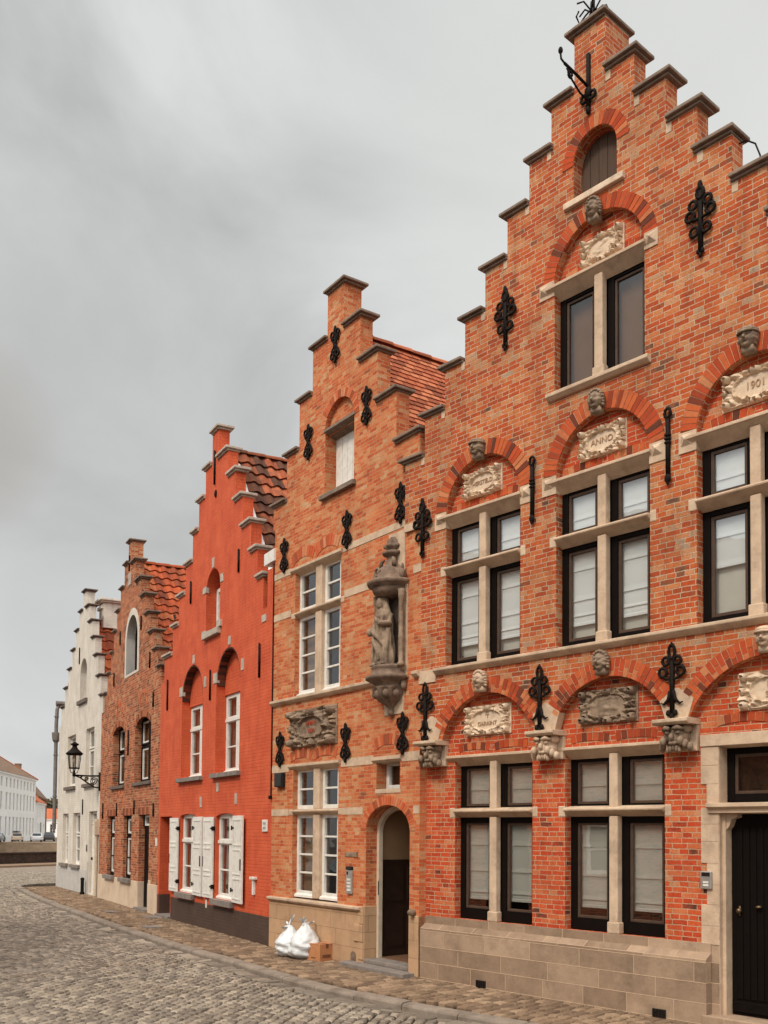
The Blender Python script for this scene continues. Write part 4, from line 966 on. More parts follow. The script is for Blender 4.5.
for i in range(4): m = MB(); m.box(-.05, .05, -.039, -.0352, -.15+i*.05, -.12+i*.05); ob('button', m, 'white_paint', ic)
# ------------------------------------------------------------------ generic stepped front
def front(k, label, L, Ls, ch, Rs, holes, mat, capmat, t, tc, pre, post, depth=.24, over=.07, caph=.07, cap=True, fill_low=None):
    loc, rz = frame(k)
    H = thing('stepped_gable_house', label, 'house', loc, rz, 'stepped gable houses along the street')
    top = list(pre); us = [p[0] for p in Ls]+[ch[0]]
    for i, (u, z) in enumerate(Ls): top += [(u, z), (us[i+1], z)]
    top += [(ch[0], ch[2]), (ch[1], ch[2])]; px = ch[1]
    for u, z in Rs: top += [(px, z), (u, z)]; px = u
    top += list(post)
    m = MB(); m.panel(top, holes, 0); m.panel(top, holes, t); m.strip(top, 0, t, closed=False)
    for h in holes: m.strip(h, 0, depth)
    if tc > t+.01: m.box(ch[0], ch[1], t+.002, tc, ch[2]-.9, ch[2])
    ob('gable_wall', m, mat, H)
    coping(H, Ls, ch, Rs, capmat, t, tc, over, caph)
    return H, rz

# ------------------------------------------------------------------ red painted house
RL = 6.671
Ls = [(.25, 5.72), (.85, 6.30), (1.27, 6.88), (1.73, 7.46), (2.17, 8.03), (2.55, 8.60), (2.95, 9.14)]
Rs = [(4.27, 9.13), (4.70, 8.59), (5.10, 8.0), (5.54, 7.40), (5.86, 6.84), (6.16, 6.28)]
N1, N2 = (1.60, 2.97), (3.79, 5.09)
def seg_rect(u0, u1, z0, z1, rise=.06, n=8): return archloop(u0, u1, z0, z1-rise, rise, n)
holes = [archloop(3.09, 3.92, 5.80, 6.62, .41), archloop(N1[0], N1[1], 2.99, 4.62, .685), archloop(N2[0], N2[1], 2.99, 4.68, .655),
         seg_rect(1.62, 2.62, .62, 2.24), seg_rect(3.88, 4.90, .62, 2.22), rect(.13, 1.02, .02, 2.20)]
H, rz = front('red', 'red painted brick house with white shutters and pale corner blocks', RL, Ls, (3.34, 3.71, 9.74), Rs, holes, 'red_paint', 'coping_pale', .2, .22,
              [(0, -.15), (0, 5.2), (.25, 5.2)], [(6.16, 5.72), (RL, 5.72), (RL, -.15)], .30, caph=.085)
m = MB(); m.box(6.30, RL, .02, .3, 5.7, 6.36); ob('parapet', m, 'red_paint', H)
m = MB(); m.box(6.20, 6.30, .06, .3, 5.72, 6.30); ob('gutter_recess', m, 'plastic_black', H)  # black block put in for the shade of the gap
m = MB(); m.add([(6.25, -.03, 6.44), (6.70, -.03, 6.44), (6.70, -.03, 6.64), (6.25, -.03, 6.64), (6.25, .25, 6.44), (6.70, .25, 6.44), (6.70, .25, 6.72), (6.25, .25, 6.72)], [(0, 1, 2, 3), (4, 7, 6, 5), (0, 4, 5, 1), (1, 5, 6, 2), (2, 6, 7, 3), (3, 7, 4, 0)]); ob('gutter_end', m, 'white_paint', H)
rf = shell(H, RL, 8, 3.52, 9.40, 5.0, 5.0, 'red_paint', 'tile_dark', .24)
tiles(rf, 3.52, 9.40, RL+.05, 5.0, .24, 7.9, 'tile_dark', tw=.25, tl=.31, amp=.05, lift=.06)
m = MB()   # white verge boards behind the steps
for (u0, z0), (u1, z1) in (((4.0, 8.95), (6.2, 5.85)),): m.prism([(u0, z0-.02), (u0+.12, z0+.02), (u1+.12, z1+.02), (u1, z1-.02)][::-1], .205, .29)
ob('verge_board', m, 'white_far', H)
# dark painted base and door
m = MB()
for a, b in ((0, .128), (1.022, RL)): m.panel(rect(a, b, -.15, .47), [], -.004); m.strip([(a, .47), (b, .47)], -.004, .0, closed=False)
m.box(.131, .15, .001, .29, -.1, .47); ob('painted_base', m, 'dark_paint', H)
m = MB(); m.box(.13, 1.02, .26, .30, .05, 2.2); dd = ob('front_door', m, 'dark_frame', H)
m = MB()
for i in range(2):
    for j in range(3): m.box(.2+i*.4, .54+i*.4, .25, .262, .2+j*.64, .72+j*.64)
ob('door_panels', m, 'dark_frame', dd, bevel=.006)
m = MB(); m.box(.06, 1.05, -.08, .26, -.15, .05); ob('door_step', m, 'bluestone', H, bevel=.01)
interior(H, [(1.1, 6.4, .0, 5.2), (2.2, 4.8, 5.2, 7.4)])
# niches: infill and windows
for (a, b), zs, rise, seed in ((N1, 4.62, .685, 81), (N2, 4.68, .655, 82)):
    m = MB(); uc = (a+b)/2; n = 18
    m.panel([(a, 4.5), (b, 4.5)]+[(uc+(b-a)/2*math.cos(PI*i/n), zs+rise*math.sin(PI*i/n)) for i in range(n+1)], [], .17); m.strip([(a, 4.5), (b, 4.5)], .17, .30, closed=False)
    ob('arch_infill', m, 'red_paint', H)
    c = uc; lts = []
    for p, q in ((a, c-.005), (c+.005, b)):
        lts += [(p, q, 3.0, 4.02, [3.50], (.085, .085, .09, .05)), (p, q, 4.03, 4.5, None, (.085, .085, .05, .07))]
    w = frames(H, lts, .205, .08, 'white_paint', None, pane='glass_dark', barw=.03, blinds=[(a+.02, c-.02, 3.02, 4.48, 'curtain_grey', ()), (c+.02, b-.02, 3.02, 4.48, 'curtain_grey', ())])
    ob('transom', MB().box(a, b, .19, .204, 3.985, 4.045), 'white_paint', w); m = MB(); m.mould(a+.02, b-.02, [(.16, 3.0), (.16, 3.03), (.203, 3.06), (.203, 3.0)]); ob('casement_ledge', m, 'white_paint', w)
    m = MB(); m.box(a-.12, b+.08, -.085, .2, 2.90, 2.985); ob('window_sill', m, 'bluestone', H, bevel=.008)
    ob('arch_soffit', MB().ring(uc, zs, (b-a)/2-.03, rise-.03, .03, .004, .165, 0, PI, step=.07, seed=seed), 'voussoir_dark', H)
# attic niche
m = MB(); n = 14; m.panel([(3.09, 5.8), (3.92, 5.8)]+[(3.505+.415*math.cos(PI*i/n), 6.62+.41*math.sin(PI*i/n)) for i in range(n+1)], [], .28); ob('niche_back', m, 'red_paint', H)
frames(H, [(3.10, 3.91, 5.80, 6.72, None, (.11, .1, .08, .08))], .21, .08, 'white_paint', None, pane='glass_dark', blinds=[(3.2, 3.8, 5.85, 6.7, 'dark_room', ())])
m = MB(); m.box(3.05, 3.99, -.08, .2, 5.68, 5.80); m.box(3.86, 4.06, -.05, .1, 5.80, 5.93); m.box(2.98, 3.16, -.05, .1, 5.80, 5.86); ob('window_sill', m, 'coping_pale', H, bevel=.006)
m = MB()
for u, z, w_, h_ in ((3.96, 2.725, .12, .17), (2.97, 2.465, .11, .21), (4.97, 2.48, .11, .2), (4.50, 5.45, .13, .16), (2.37, 5.41, .13, .18), (5.21, 4.90, .13, .21), (3.12, 4.85, .13, .21),
                     (1.55, 4.83, .22, .2), (3.72, 4.84, .22, .2), (3.00, 6.70, .22, .13), (4.02, 6.74, .16, .16), (3.5, 7.15, .12, .20), (6.22, 5.55, .2, .12)):
    ob('pale_block', MB().box(u-w_/2, u+w_/2, -.012, .05, z-h_/2, z+h_/2), 'coping_pale', H)
# ground-floor windows and shutters
for a, b, zt in ((1.62, 2.62, 2.24), (3.88, 4.90, 2.22)):
    c = a+.62; lts = []
    for p, q in ((a, c), (c+.004, b)):
        lts += [(p, q, .63, 1.68, [1.16], (.08, .07, .09, .05)), (p, q, 1.70, zt, None, (.08, .07, .05, .09))]
    w = frames(H, lts, .07, .08, 'white_paint', None, pane='glass_dark', barw=.03, blinds=[(a+.02, c-.02, .66, zt-.04, 'curtain_grey', ()), (c+.02, b-.02, .66, zt-.04, 'curtain_grey', ())])
    ob('transom', MB().box(a, b, .045, .069, 1.66, 1.72), 'white_paint', w); m = MB(); m.mould(a, b, [(.02, .62), (.02, .65), (.069, .68), (.069, .62)]); ob('casement_ledge', m, 'white_paint', w)
    m = MB(); m.box(a-.04, b+.06, -.10, .1, .50, .615); ob('window_sill', m, 'bluestone', H, bevel=.01)
def shutter(hx, wd, dirn, ang, zt):
    m = MB(); z0 = .61
    m.box(0, wd, -.018, .018, z0, zt)
    for c0, c1 in ((z0+.06, z0+.44), (z0+.50, z0+.96), (z0+1.02, zt-.06)):
        for s in (-1, 1):
            y = s*.018; e = s*.010
            m.box(.05, wd-.05, min(y, y+e), max(y, y+e), c0, c0+.03); m.box(.05, wd-.05, min(y, y+e), max(y, y+e), c1-.03, c1)
            m.box(.05, .08, min(y, y+e), max(y, y+e), c0+.03, c1-.03); m.box(wd-.08, wd-.05, min(y, y+e), max(y, y+e), c0+.03, c1-.03)
    m.v = [((dirn*x), y, z) for x, y, z in m.v]
    if dirn < 0: m.f = [f[::-1] for f in m.f]
    o = ob('shutter', m, 'white_paint', H, bevel=.004); o.location = (hx, -.035, 0); o.rotation_euler = (0, 0, -dirn*ang)
    h = MB()
    for z in (z0+.22, zt-.22): h.box(min(-dirn*.05, dirn*.1), max(-dirn*.05, dirn*.1), -.03, -.018, z-.015, z+.015); h.box(-.012, .012, -.04, .03, z-.04, z+.04)
    hg = ob('hinge', h, 'iron', o)
    h = MB(); h.box(min(dirn*(wd-.06), dirn*(wd-.035)), max(dirn*(wd-.06), dirn*(wd-.035)), -.034, -.019, 1.2, 1.4); ob('shutter_bolt', h, 'iron', o)
shutter(1.60, .52, -1, .03, 2.16); shutter(2.66, .60, 1, .05, 2.17); shutter(3.84, .52, -1, .03, 2.16); shutter(4.93, .58, 1, .06, 2.17)
for u, z, h in ((.57, 4.88, .66), (3.46, 4.74, .58), (6.06, 4.84, .58), (2.13, 6.84, .46), (4.96, 6.84, .42), (3.53, 9.03, .66)): anchor(H, 'bar', u, z, -.004, h)
m = MB(); m.ell((3.60, -.01, 8.49), (.05, .03, .08), 8, 6); ob('wall_anchor', m, 'iron', H)
m = MB(); m.tube([(6.66, -.012, 6.4), (6.66, -.012, 3.0), (6.65, -.012, 2.45)], .012, 7); m.box(6.63, 6.68, -.05, 0, 2.43, 2.49); ob('cable_pipe', m, 'iron', H)
m = MB(); m.box(5.93, 5.98, -.05, 0, .80, 1.07); m.box(5.85, 6.06, -.07, 0, 1.065, 1.11); m.box(3.36, 3.44, -.012, 0, .40, .56); ob('vent_pipe', m, 'white_paint', H, bevel=.005)
ns = thing('doorbell_panel', 'small white panel on the red wall near the salmon house', 'panel', to_world('red', 6.40, 0, 1.99), rz)
m = MB(); m.box(-.11, .11, -.02, 0, -.10, .10); ob('panel', m, 'white_paint', ns, bevel=.004)
m = MB(); m.box(-.06, .06, -.024, -.0205, .02, .06); m.box(-.06, .06, -.024, -.0205, -.06, -.02); ob('button', m, 'steel', ns)

# ------------------------------------------------------------------ narrow brown brick house
NL = 6.535
Ls = [(.35, 5.66), (.72, 6.18), (1.12, 6.70), (1.45, 7.22), (1.80, 7.72), (2.20, 8.24), (2.61, 8.78)]
Rs = [(3.90, 8.66), (4.50, 8.07), (4.95, 7.57), (5.37, 7.04), (5.83, 6.53), (6.22, 6.05), (6.535, 5.60)]
holes = [archloop(3.02, 4.22, 5.86, 6.72, .60), seg_rect(1.57, 3.0, 3.05, 4.66, .12), seg_rect(4.09, 5.70, 3.05, 4.68, .12), rect(1.13, 2.01, .69, 2.26), rect(3.03, 3.90, .69, 2.26), rect(4.70, 5.68, .05, 2.26)]
H, rz = front('narrow', 'old brown brick house with black windows and a white arched attic opening', NL, Ls, (3.04, 3.36, 9.28), Rs, holes, 'brick_brown', 'coping', .2, .3,
              [(0, -.15), (0, 5.15), (.35, 5.15)], [(NL, -.15)], .26)
rf = shell(H, NL, 8, 3.2, 8.77, 5.0, 5.0, 'brick_brown', 'tile_red', .24)
tiles(rf, 3.2, 8.77, NL+.05, 5.0, .24, 7.9, 'tile_red', tw=.26, tl=.29, amp=.05, lift=.055, rnd_seed=8)
m = MB(); inner = archloop(3.02, 4.22, 5.86, 6.72, .60); outer = archloop(2.86, 4.38, 5.80, 6.70, .80)
m.panel(outer, [inner], -.012); m.strip(outer, -.012, .0)
ob('white_surround', m, 'white_wash', H)
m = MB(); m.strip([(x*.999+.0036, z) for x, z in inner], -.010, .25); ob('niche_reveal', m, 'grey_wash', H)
frames(H, [(3.03, 4.21, 5.87, 7.2, None, (.1, .1, .1, .2))], .21, .1, 'dark_frame', None, pane='glass_dark', blinds=[(3.1, 4.1, 5.9, 7.1, 'dark_room', ())])
interior(H, [(.25, 6.3, .0, 5.2), (2.2, 4.8, 5.2, 7.2)])
for a, b in ((1.57, 3.0), (4.09, 5.70)):
    c = (a+b)/2; lts = []
    for p, q in ((a, c), (c+.004, b)):
        lts += [(p, q, 3.06, 3.95, None, (.08, .08, .08, .05)), (p, q, 3.98, 4.66, None, (.08, .08, .05, .1))]
    frames(H, lts, .165, .07, 'dark_frame', 'white_paint', .045, 'glass_dark', blinds=[(a+.1, c-.1, 3.15, 4.4, 'curtain', ()), (c+.1, b-.1, 3.15, 4.4, 'curtain', ())])
    m = MB(); m.box(a-.06, b+.06, -.06, .2, 2.97, 3.05); ob('window_sill', m, 'coping_dark', H, bevel=.008)
    ob('relieving_arch', MB().ring(c, 4.0, 1.0, .62, .14, -.006, .02, .75, PI-.75, seed=int(a*10)), 'voussoir_brown', H)
    # pale pointed blind arches above
    ob('blind_arch', MB().ring(c, 4.86, .30, .34, .10, -.008, .02, .1, PI-.1, seed=int(a*9)), 'voussoir_salmon', H)
ob('blind_arch', MB().ring(2.6, 2.5, .32, .34, .10, -.008, .02, .1, PI-.1, seed=5), 'voussoir_salmon', H)
for a, b in ((1.13, 2.01), (3.03, 3.90)):
    frames(H, [(a, b, .69, 1.74, [1.2], (.07, .07, .08, .04)), (a, b, 1.77, 2.26, None, (.07, .07, .04, .08))], .09, .06, 'dark_frame', 'white_paint', .05, 'glass_dark', barw=.03, blinds=[(a+.1, b-.1, .78, 2.1, 'curtain', ())])
    m = MB(); m.box(a-.16, b+.14, -.10, .15, .58, .69); ob('window_sill', m, 'bluestone', H, bevel=.01)
m = MB()
for a, b in ((1.05, 2.1), (2.95, 4.0), (4.62, 5.78)):
    n_ = int((b-a)/.065)
    for i in range(n_): m.box(a+i*.065+.004, a+i*.065+.061, -.008, .02, 2.265, 2.44, (i*37 % 17)/17)
ob('flat_arch', m, 'voussoir_brown', H)
m = MB(); m.box(4.71, 5.67, .14, .19, .06, 1.98)
for i in range(5): m.box(4.76+i*.18, 4.92+i*.18, .13, .142, .2, 1.9)
m.box(4.71, 4.79, .10, .2, 1.98, 2.25); m.box(5.59, 5.67, .10, .2, 1.98, 2.25)
ob('front_door', m, 'dark_frame', H, bevel=.005)
frames(H, [(4.79, 5.59, 2.0, 2.25)], .12, .05, 'white_paint', None, pane='glass_dark', name='fanlight', blinds=[(4.8, 5.58, 2.02, 2.22, 'dark_room', ())])
m = MB()
for a, b in ((0, 4.695), (5.685, NL)): m.box(a, b, -.022, .05, -.15, .66)
m.box(4.694, 4.712, -.01, .139, -.1, .66); m.box(5.70, 5.9, -.012, .05, .66, .74); ob('plinth', m, 'cream_render', H, bevel=.006)
m = MB(); m.box(4.66, 5.72, -.1, .2, -.15, .056); ob('door_step', m, 'bluestone', H)
for u, z, h in ((.49, 2.42, .42), (2.24, 2.43, .34), (4.2, 2.45, .34), (6.1, 2.36, .3), (2.29, 6.96, .36), (4.59, 6.95, .34), (5.52, 5.9, .38), (1.62, 5.94, .36), (5.91, 4.92, .34), (3.45, 4.1, .62), (3.2, 8.75, .4)): anchor(H, 'bar', u, z, -.004, h)
m = MB(); m.box(3.08, 3.36, -.014, .02, 8.18, 8.5); ob('crest_stone', m, 'coping_pale', H)
hn = thing('number_plate', 'small white enamel plate at the edge of the brown brick house', 'plate', to_world('narrow', 6.38, 0, 1.63), rz)
m = MB(); m.box(-.07, .07, -.012, 0, -.09, .09); ob('plate', m, 'white_paint', hn, bevel=.003)
m = MB(); m.ell((0, -.013, .07), (.008, .005, .008), 6, 4); m.ell((0, -.013, -.07), (.008, .005, .008), 6, 4); ob('screw', m, 'iron', hn)

# ------------------------------------------------------------------ whitewashed corner house
WL = 6.041
Ls = [(.32, 5.92), (.82, 6.50), (1.32, 7.05), (1.84, 7.60), (2.35, 8.14), (2.85, 8.66)]
Rs = [(4.22, 8.64), (4.66, 8.10), (5.02, 7.55), (5.42, 6.96), (5.84, 6.30), (6.15, 5.70)]
holes = [archloop(3.11, 4.03, 5.86, 6.68, .46), rect(1.45, 2.67, 3.26, 4.89), rect(4.1, 5.18, 3.26, 4.91), rect(.90, 1.79, .82, 2.41), rect(2.50, 3.53, .82, 2.41), rect(4.72, 5.72, .02, 2.43)]
H, rz = front('white', 'whitewashed corner house with grey base and narrow stepped gable', WL, Ls, (3.33, 3.73, 9.19), Rs, holes, 'white_wash', 'coping_dark', .2, .26,
              [(0, -.15), (0, 5.35), (.32, 5.35)], [(6.15, 5.2), (WL, 5.2), (WL, -.15)], .26)
rf = shell(H, WL, 9, 3.53, 8.28, 5.0, 5.0, 'white_wash', 'tile_red', .24, uL=0)
tiles(rf, 3.53, 8.28, WL+.05, 5.0, .24, 8.8, 'tile_red', tw=.30, tl=.40, amp=.055, lift=.055, rnd_seed=9)
interior(H, [(.25, 5.8, .0, 5.2)])
m = MB(); m.tube([(-.14, -.1, 6.15), (-.14, 8, 6.15)], .09, 8); ob('gutter', m, 'zinc', H)
m = MB(); m.prism([(-.30, 5.9), (.34, 6.9), (.34, 7.0), (-.34, 5.98)][::-1], .21, 8.8); ob('eaves', m, 'tile_flat', H)
m = MB(); m.tube([(-.16, .0, 6.12), (-.14, -.06, 5.95), (-.13, -.08, 5.5), (-.13, -.08, 1.9)], .062, 10)
m.lathe([(.065, 4.82), (.12, 4.9), (.14, 5.1), (.14, 5.16), (.065, 5.17)], -.13, -.08, 10)
for z in (2.1, 3.0, 4.4, 5.7): m.tube([(-.13+.075*math.cos(i), -.08+.075*math.sin(i), z) for i in [j*.7 for j in range(9)]], .015, 5, True)
ob('drainpipe', m, 'zinc', H)
m = MB(); m.box(3.28, 3.86, .5, 1.25, 8.1, 8.88); 
for i in range(4): m.box(3.24+i*.16, 3.32+i*.16, .44, .5, 8.70, 8.80)
m.box(3.20, 3.94, .42, 1.33, 8.88, 8.93); m.box(3.14, 4.0, .36, 1.39, 8.93, 9.0); ob('chimney', m, 'white_wash', H, bevel=.008)
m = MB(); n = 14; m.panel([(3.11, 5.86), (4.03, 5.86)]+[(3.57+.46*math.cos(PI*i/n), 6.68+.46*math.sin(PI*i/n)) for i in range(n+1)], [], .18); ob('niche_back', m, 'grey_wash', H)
m = MB(); m.box(2.98, 4.20, -.08, .1, 5.74, 5.86); ob('window_sill', m, 'coping_dark', H, bevel=.008)
for a, b, z0, z1, zt in ((1.45, 2.67, 3.26, 4.89, 4.3), (4.1, 5.18, 3.26, 4.91, 4.3), (.90, 1.79, .82, 2.41, 1.75), (2.50, 3.53, .82, 2.41, 1.75)):
    frames(H, [(a, b, z0, zt-.02, [(z0+zt)/2], (.1, .1, .1, .05)), (a, b, zt+.02, z1, None, (.1, .1, .05, .08))], .11, .07, 'white_paint', None, pane='glass_dark', barw=.03, blinds=[(a+.02, b-.02, z0+.05, z1-.05, 'curtain_grey', ())])
    m = MB(); m.box(a-.14, b+.08, -.09, .1, z0-.11, z0-.005); ob('window_sill', m, 'bluestone' if z0 < 2 else 'coping_dark', H, bevel=.01)
m = MB(); m.box(4.73, 5.71, .10, .15, .03, 2.02)
for j in range(3): m.box(4.83, 5.18, .088, .102, .15+j*.62, .68+j*.62); m.box(5.26, 5.61, .088, .102, .15+j*.62, .68+j*.62)
dd = ob('front_door', m, 'white_paint', H, bevel=.006); m = MB(); m.ell((4.86, .08, 1.05), (.05, .04, .05), 8, 6); ob('door_knob', m, 'iron', dd, smooth=True)
frames(H, [(4.73, 5.71, 2.06, 2.42)], .10, .06, 'white_paint', None, pane='glass', name='fanlight', blinds=[(4.8, 5.65, 2.1, 2.4, 'dark_room', ())])
m = MB()
for a, b in ((0, 4.715), (5.725, WL)): m.box(a, b, -.012, .05, -.15, .70)
m.box(4.62, 4.715, -.018, .1, .70, .95); ob('grey_base', m, 'grey_wash', H)
m = MB(); m.tube([(5.93, -.06, 2.2), (5.93, -.06, .02)], .05, 8); m.box(5.82, 6.02, -.12, 0, 1.75, 2.15); ob('drainpipe', m, 'cream_paint', H)
anchor(H, 'bar', 3.88, 2.58, -.004, .44); anchor(H, 'bar', 3.0, 7.3, -.004, .5)
m = MB(); m.box(4.5, 4.58, -.03, 0, 1.25, 1.45); ob('letter_box', m, 'zinc', H)
po = thing('foot_post', 'short black post at the foot of the whitewashed wall beside its door', 'post', to_world('white', 4.55, -.12, 0), rz)
m = MB(); m.lathe([(.07, -.02), (.07, .05), (.05, .07), (.05, .42)], 0, 0, 10); ob('shaft', m, 'iron', po, smooth=False)
m = MB(); m.ell((0, 0, .44), (.06, .06, .05), 10, 6); ob('cap', m, 'iron', po, smooth=True)

# ------------------------------------------------------------------ street lamp on its wall bracket
LU = 6.0
lamp = thing('street_lamp', 'black lantern on a scrolled iron bracket at the whitewashed house', 'street lamp', to_world('white', LU, 0, 0), rz)
m = MB(); yb = -.72
m.box(-.05, .05, -.03, 0, 3.0, 3.52); m.tube([(0, -.02, 3.42), (0, -.35, 3.41), (0, yb, 3.42)], .024, 7)
m.tube([(0, -.02, 3.08), (0, -.16, 3.10), (0, -.36, 3.22), (0, -.56, 3.36), (0, yb+.02, 3.41)], .02, 7)
def spiral(cy, cz, r0, turns=2.2, s=1, a0=0): return [(0, cy+(r0*(1-i/26*.85))*math.cos(a0+s*i/26*turns*2*PI), cz+(r0*(1-i/26*.85))*math.sin(a0+s*i/26*turns*2*PI)) for i in range(27)]
m.tube(spiral(-.17, 3.26, .115), .014, 5); m.tube(spiral(-.38, 3.32, .06), .011, 5); m.tube(spiral(-.52, 3.375, .03), .009, 5)
m.ell((0, yb, 3.42), (.05, .05, .05), 10, 7); m.tube([(0, yb, 3.42), (0, yb, 3.55)], .02, 7)
for s in (-1, 1): m.tube([(0, yb, 3.45), (s*.09, yb, 3.50), (s*.12, yb, 3.60)], .012, 5); m.tube([(0, yb, 3.45), (0, yb+s*.09, 3.50), (0, yb+s*.12, 3.60)], .012, 5)
ob('bracket', m, 'iron', lamp, smooth=True)
m = MB(); zb, zt = 3.62, 3.98; rb_, rt = .14, .185
for i in range(6):
    a = i*PI/3; m.tube([(rb_*math.cos(a), yb+rb_*math.sin(a), zb), (rt*math.cos(a), yb+rt*math.sin(a), zt)], .011, 5)
m.lathe([(rb_-.04, zb-.02), (rb_+.02, zb-.02), (rb_+.02, zb+.012), (rb_-.04, zb+.012)], 0, yb, 6); m.lathe([(rt-.03, zt), (rt+.03, zt), (rt+.05, zt+.03), (rt-.03, zt+.03)], 0, yb, 6)
lf = ob('lantern_frame', m, 'iron', lamp)
m = MB(); m.lathe([(rb_-.006, zb+.013), (rt-.006, zt-.002)], 0, yb, 6); m.f = m.f[:-2]; m.t = m.t[:-2]; m.uvs = m.uvs[:-2]; ob('lantern_glass', m, 'lamp_glass', lf)
m = MB(); m.ell((0, yb, 3.84), (.045, .045, .08), 10, 8); m.tube([(0, yb, 3.90), (0, yb, 3.99)], .03, 8); ob('bulb', m, 'white_paint', lf, smooth=True)
m = MB(); m.lathe([(.235, 4.01), (.24, 4.03), (.18, 4.08), (.12, 4.13), (.075, 4.19), (.06, 4.24), (.11, 4.27), (.12, 4.30), (.06, 4.32), (.03, 4.35), (0, 4.36)], 0, yb, 16); ob('lantern_hood', m, 'iron', lamp, smooth=True)

# ------------------------------------------------------------------ ground, road, kerb, pavement
KP = [(-5, 39.9), (-10.5, 36.9), (-12.0, 36.0), (-12.5, 35.0), (-12.45, 33.9), (-11.87, 32.8), (-10.9, 30.7), (-9.62, 28.13), (-8.35, 25.7), (-7.29, 23.76), (-5.88, 21.12), (-4.7, 19.0), (-3.66, 17.21), (-2.90, 15.98), (-2.01, 14.59), (-1.39, 13.5), (-.75, 12.55), (-.12, 11.78), (.63, 10.98), (1.39, 10.24), (2.6, 9.0), (3.9, 7.6), (5.3, 6.0)]
def resample(P, d):
    out = [Vector(P[0])]; acc = 0
    for a, b in zip(P[:-1], P[1:]):
        a, b = Vector(a), Vector(b); L_ = (b-a).length; s = d-acc
        while s <= L_: out.append(a+(b-a)*s/L_); s += d
        acc = (acc+L_) % d
    return out
def nearest(P, q):
    best = None
    for a, b in zip(P[:-1], P[1:]):
        d = b-a; t_ = max(0, min(1, (q-a).dot(d)/d.length_squared)); p = a+d*t_; l2 = (p-q).length_squared
        if best is None or l2 < best[0]: best = (l2, p, d.normalized())
    return best
KV = [Vector(p) for p in KP]
KS = resample(KP, .12)
# smooth the kerb line
for _ in range(14): KS = [KS[0]]+[(KS[i-1]+KS[i]*2+KS[i+1])/4 for i in range(1, len(KS)-1)]+[KS[-1]]
KC = KS[::4]
FP = [to_world('white', .0, 8, 0), to_world('white', 0, 0, 0), to_world('narrow', 0, 0, 0), to_world('red', 0, 0, 0), to_world('orange', 0, 0, 0), to_world('big', 0, 0, 0), to_world('big', 8.5, 0, 0)]
FV = [Vector(p[:2]) for p in FP]
m = MB(); m.box(-600, 600, -60, 1200, -3.2, -2.7)
ob('ground', m, 'asphalt_ground', None, kind='structure')
m = MB(); v = [(-60, -6), (12, -6), (12, 90), (-4, 90), (-19, 58.3), (-20.8, 54.4), (-30, 35), (-60, 20)]
m.add([(x, y, -.14) for x, y in v]+[(x, y, -2.75) for x, y in v], [tuple(range(8))]+[(i, i+8, (i+1) % 8+8, (i+1) % 8) for i in range(8)])
ob('road', m, 'joint', None, kind='structure')
def sett(m, c, ex, ey, w, l, z, h, rnd, inset=.012, tint=None, jit=.005):
    w2, l2 = w/2*rnd.uniform(.93, 1.0), l/2*rnd.uniform(.93, 1.0); tz = rnd.gauss(0, jit*.5); tx, ty = rnd.gauss(0, jit), rnd.gauss(0, jit)
    vs = []
    for k, (a, b) in enumerate(((-1, -1), (1, -1), (1, 1), (-1, 1))):
        p = c+ex*(a*w2+rnd.gauss(0, .003))+ey*(b*l2+rnd.gauss(0, .003)); vs.append((p, k, a, b))
    V = [(p.x, p.y, z-h) for p, *_ in vs]+[(p.x, p.y, z+tz+a*tx+b*ty-.016) for p, k, a, b in vs]
    V += [(p.x-(ex.x*a+ey.x*b)*inset, p.y-(ex.y*a+ey.y*b)*inset, z+tz+a*tx*.8+b*ty*.8) for p, k, a, b in vs]
    m.add(V, [(8, 9, 10, 11)]+[(4+i, 4+(i+1) % 4, 8+(i+1) % 4, 8+i) for i in range(4)]+[(i, (i+1) % 4, 4+(i+1) % 4, 4+i) for i in range(4)], rnd.random() if tint is None else tint)
m = MB(); m.add([(-60, 45.5, -.128), (12, 45.5, -.128), (12, 89, -.128), (-5, 89, -.128), (-19, 58.3, -.128), (-60, 30, -.128)], [tuple(range(6))]); ob('far_road', m, 'far_setts', None, kind='structure')
rnd = random.Random(11)
m = MB(); ax = Vector((.97, -.243)); bx = Vector((.243, .97)); o0 = Vector((-6, 20))
rw = .118; cwid = .128
for i in range(int(-26/rw), int(18/rw)):
    sh = rnd.uniform(0, cwid); bow = rnd.gauss(0, .006)
    for j in range(int(-24/cwid), int(34/cwid)):
        c = o0+ax*(i*rw+bow)+bx*(j*cwid+sh)
        if c.y < 2.5 or c.y > 47 or c.x < -.47*c.y-2.8 or c.x > 8: continue
        l2, p, d = nearest(KC, c)
        q = c-p; side = d.x*q.y-d.y*q.x                       # kerb runs from far to near: road is to the right (negative)
        if side > 0 or l2 < .30**2: continue
        zz = -.078-.012*max(0, 1-math.sqrt(l2))
        sett(m, c, bx, ax, cwid-.018, rw-.020, zz+.014*noise.noise(Vector((c.x*.5, c.y*.5, 0))), .07, rnd, .013, jit=.004)
# gutter row along the kerb
for a, b in zip(KS[::2][:-1], KS[::2][1:]):
    d = (b-a).normalized(); n_ = Vector((d.y, -d.x))
    # road side of the kerb
    q = (a+b)/2-n_*0; c = q+Vector((d.y, -d.x))*.17
    sett(m, c, d, Vector((d.y, -d.x)), (b-a).length-.012, .21, -.090, .06, rnd, .014, jit=.006)
ob('cobbled_road', m, 'sett', None, kind='structure')
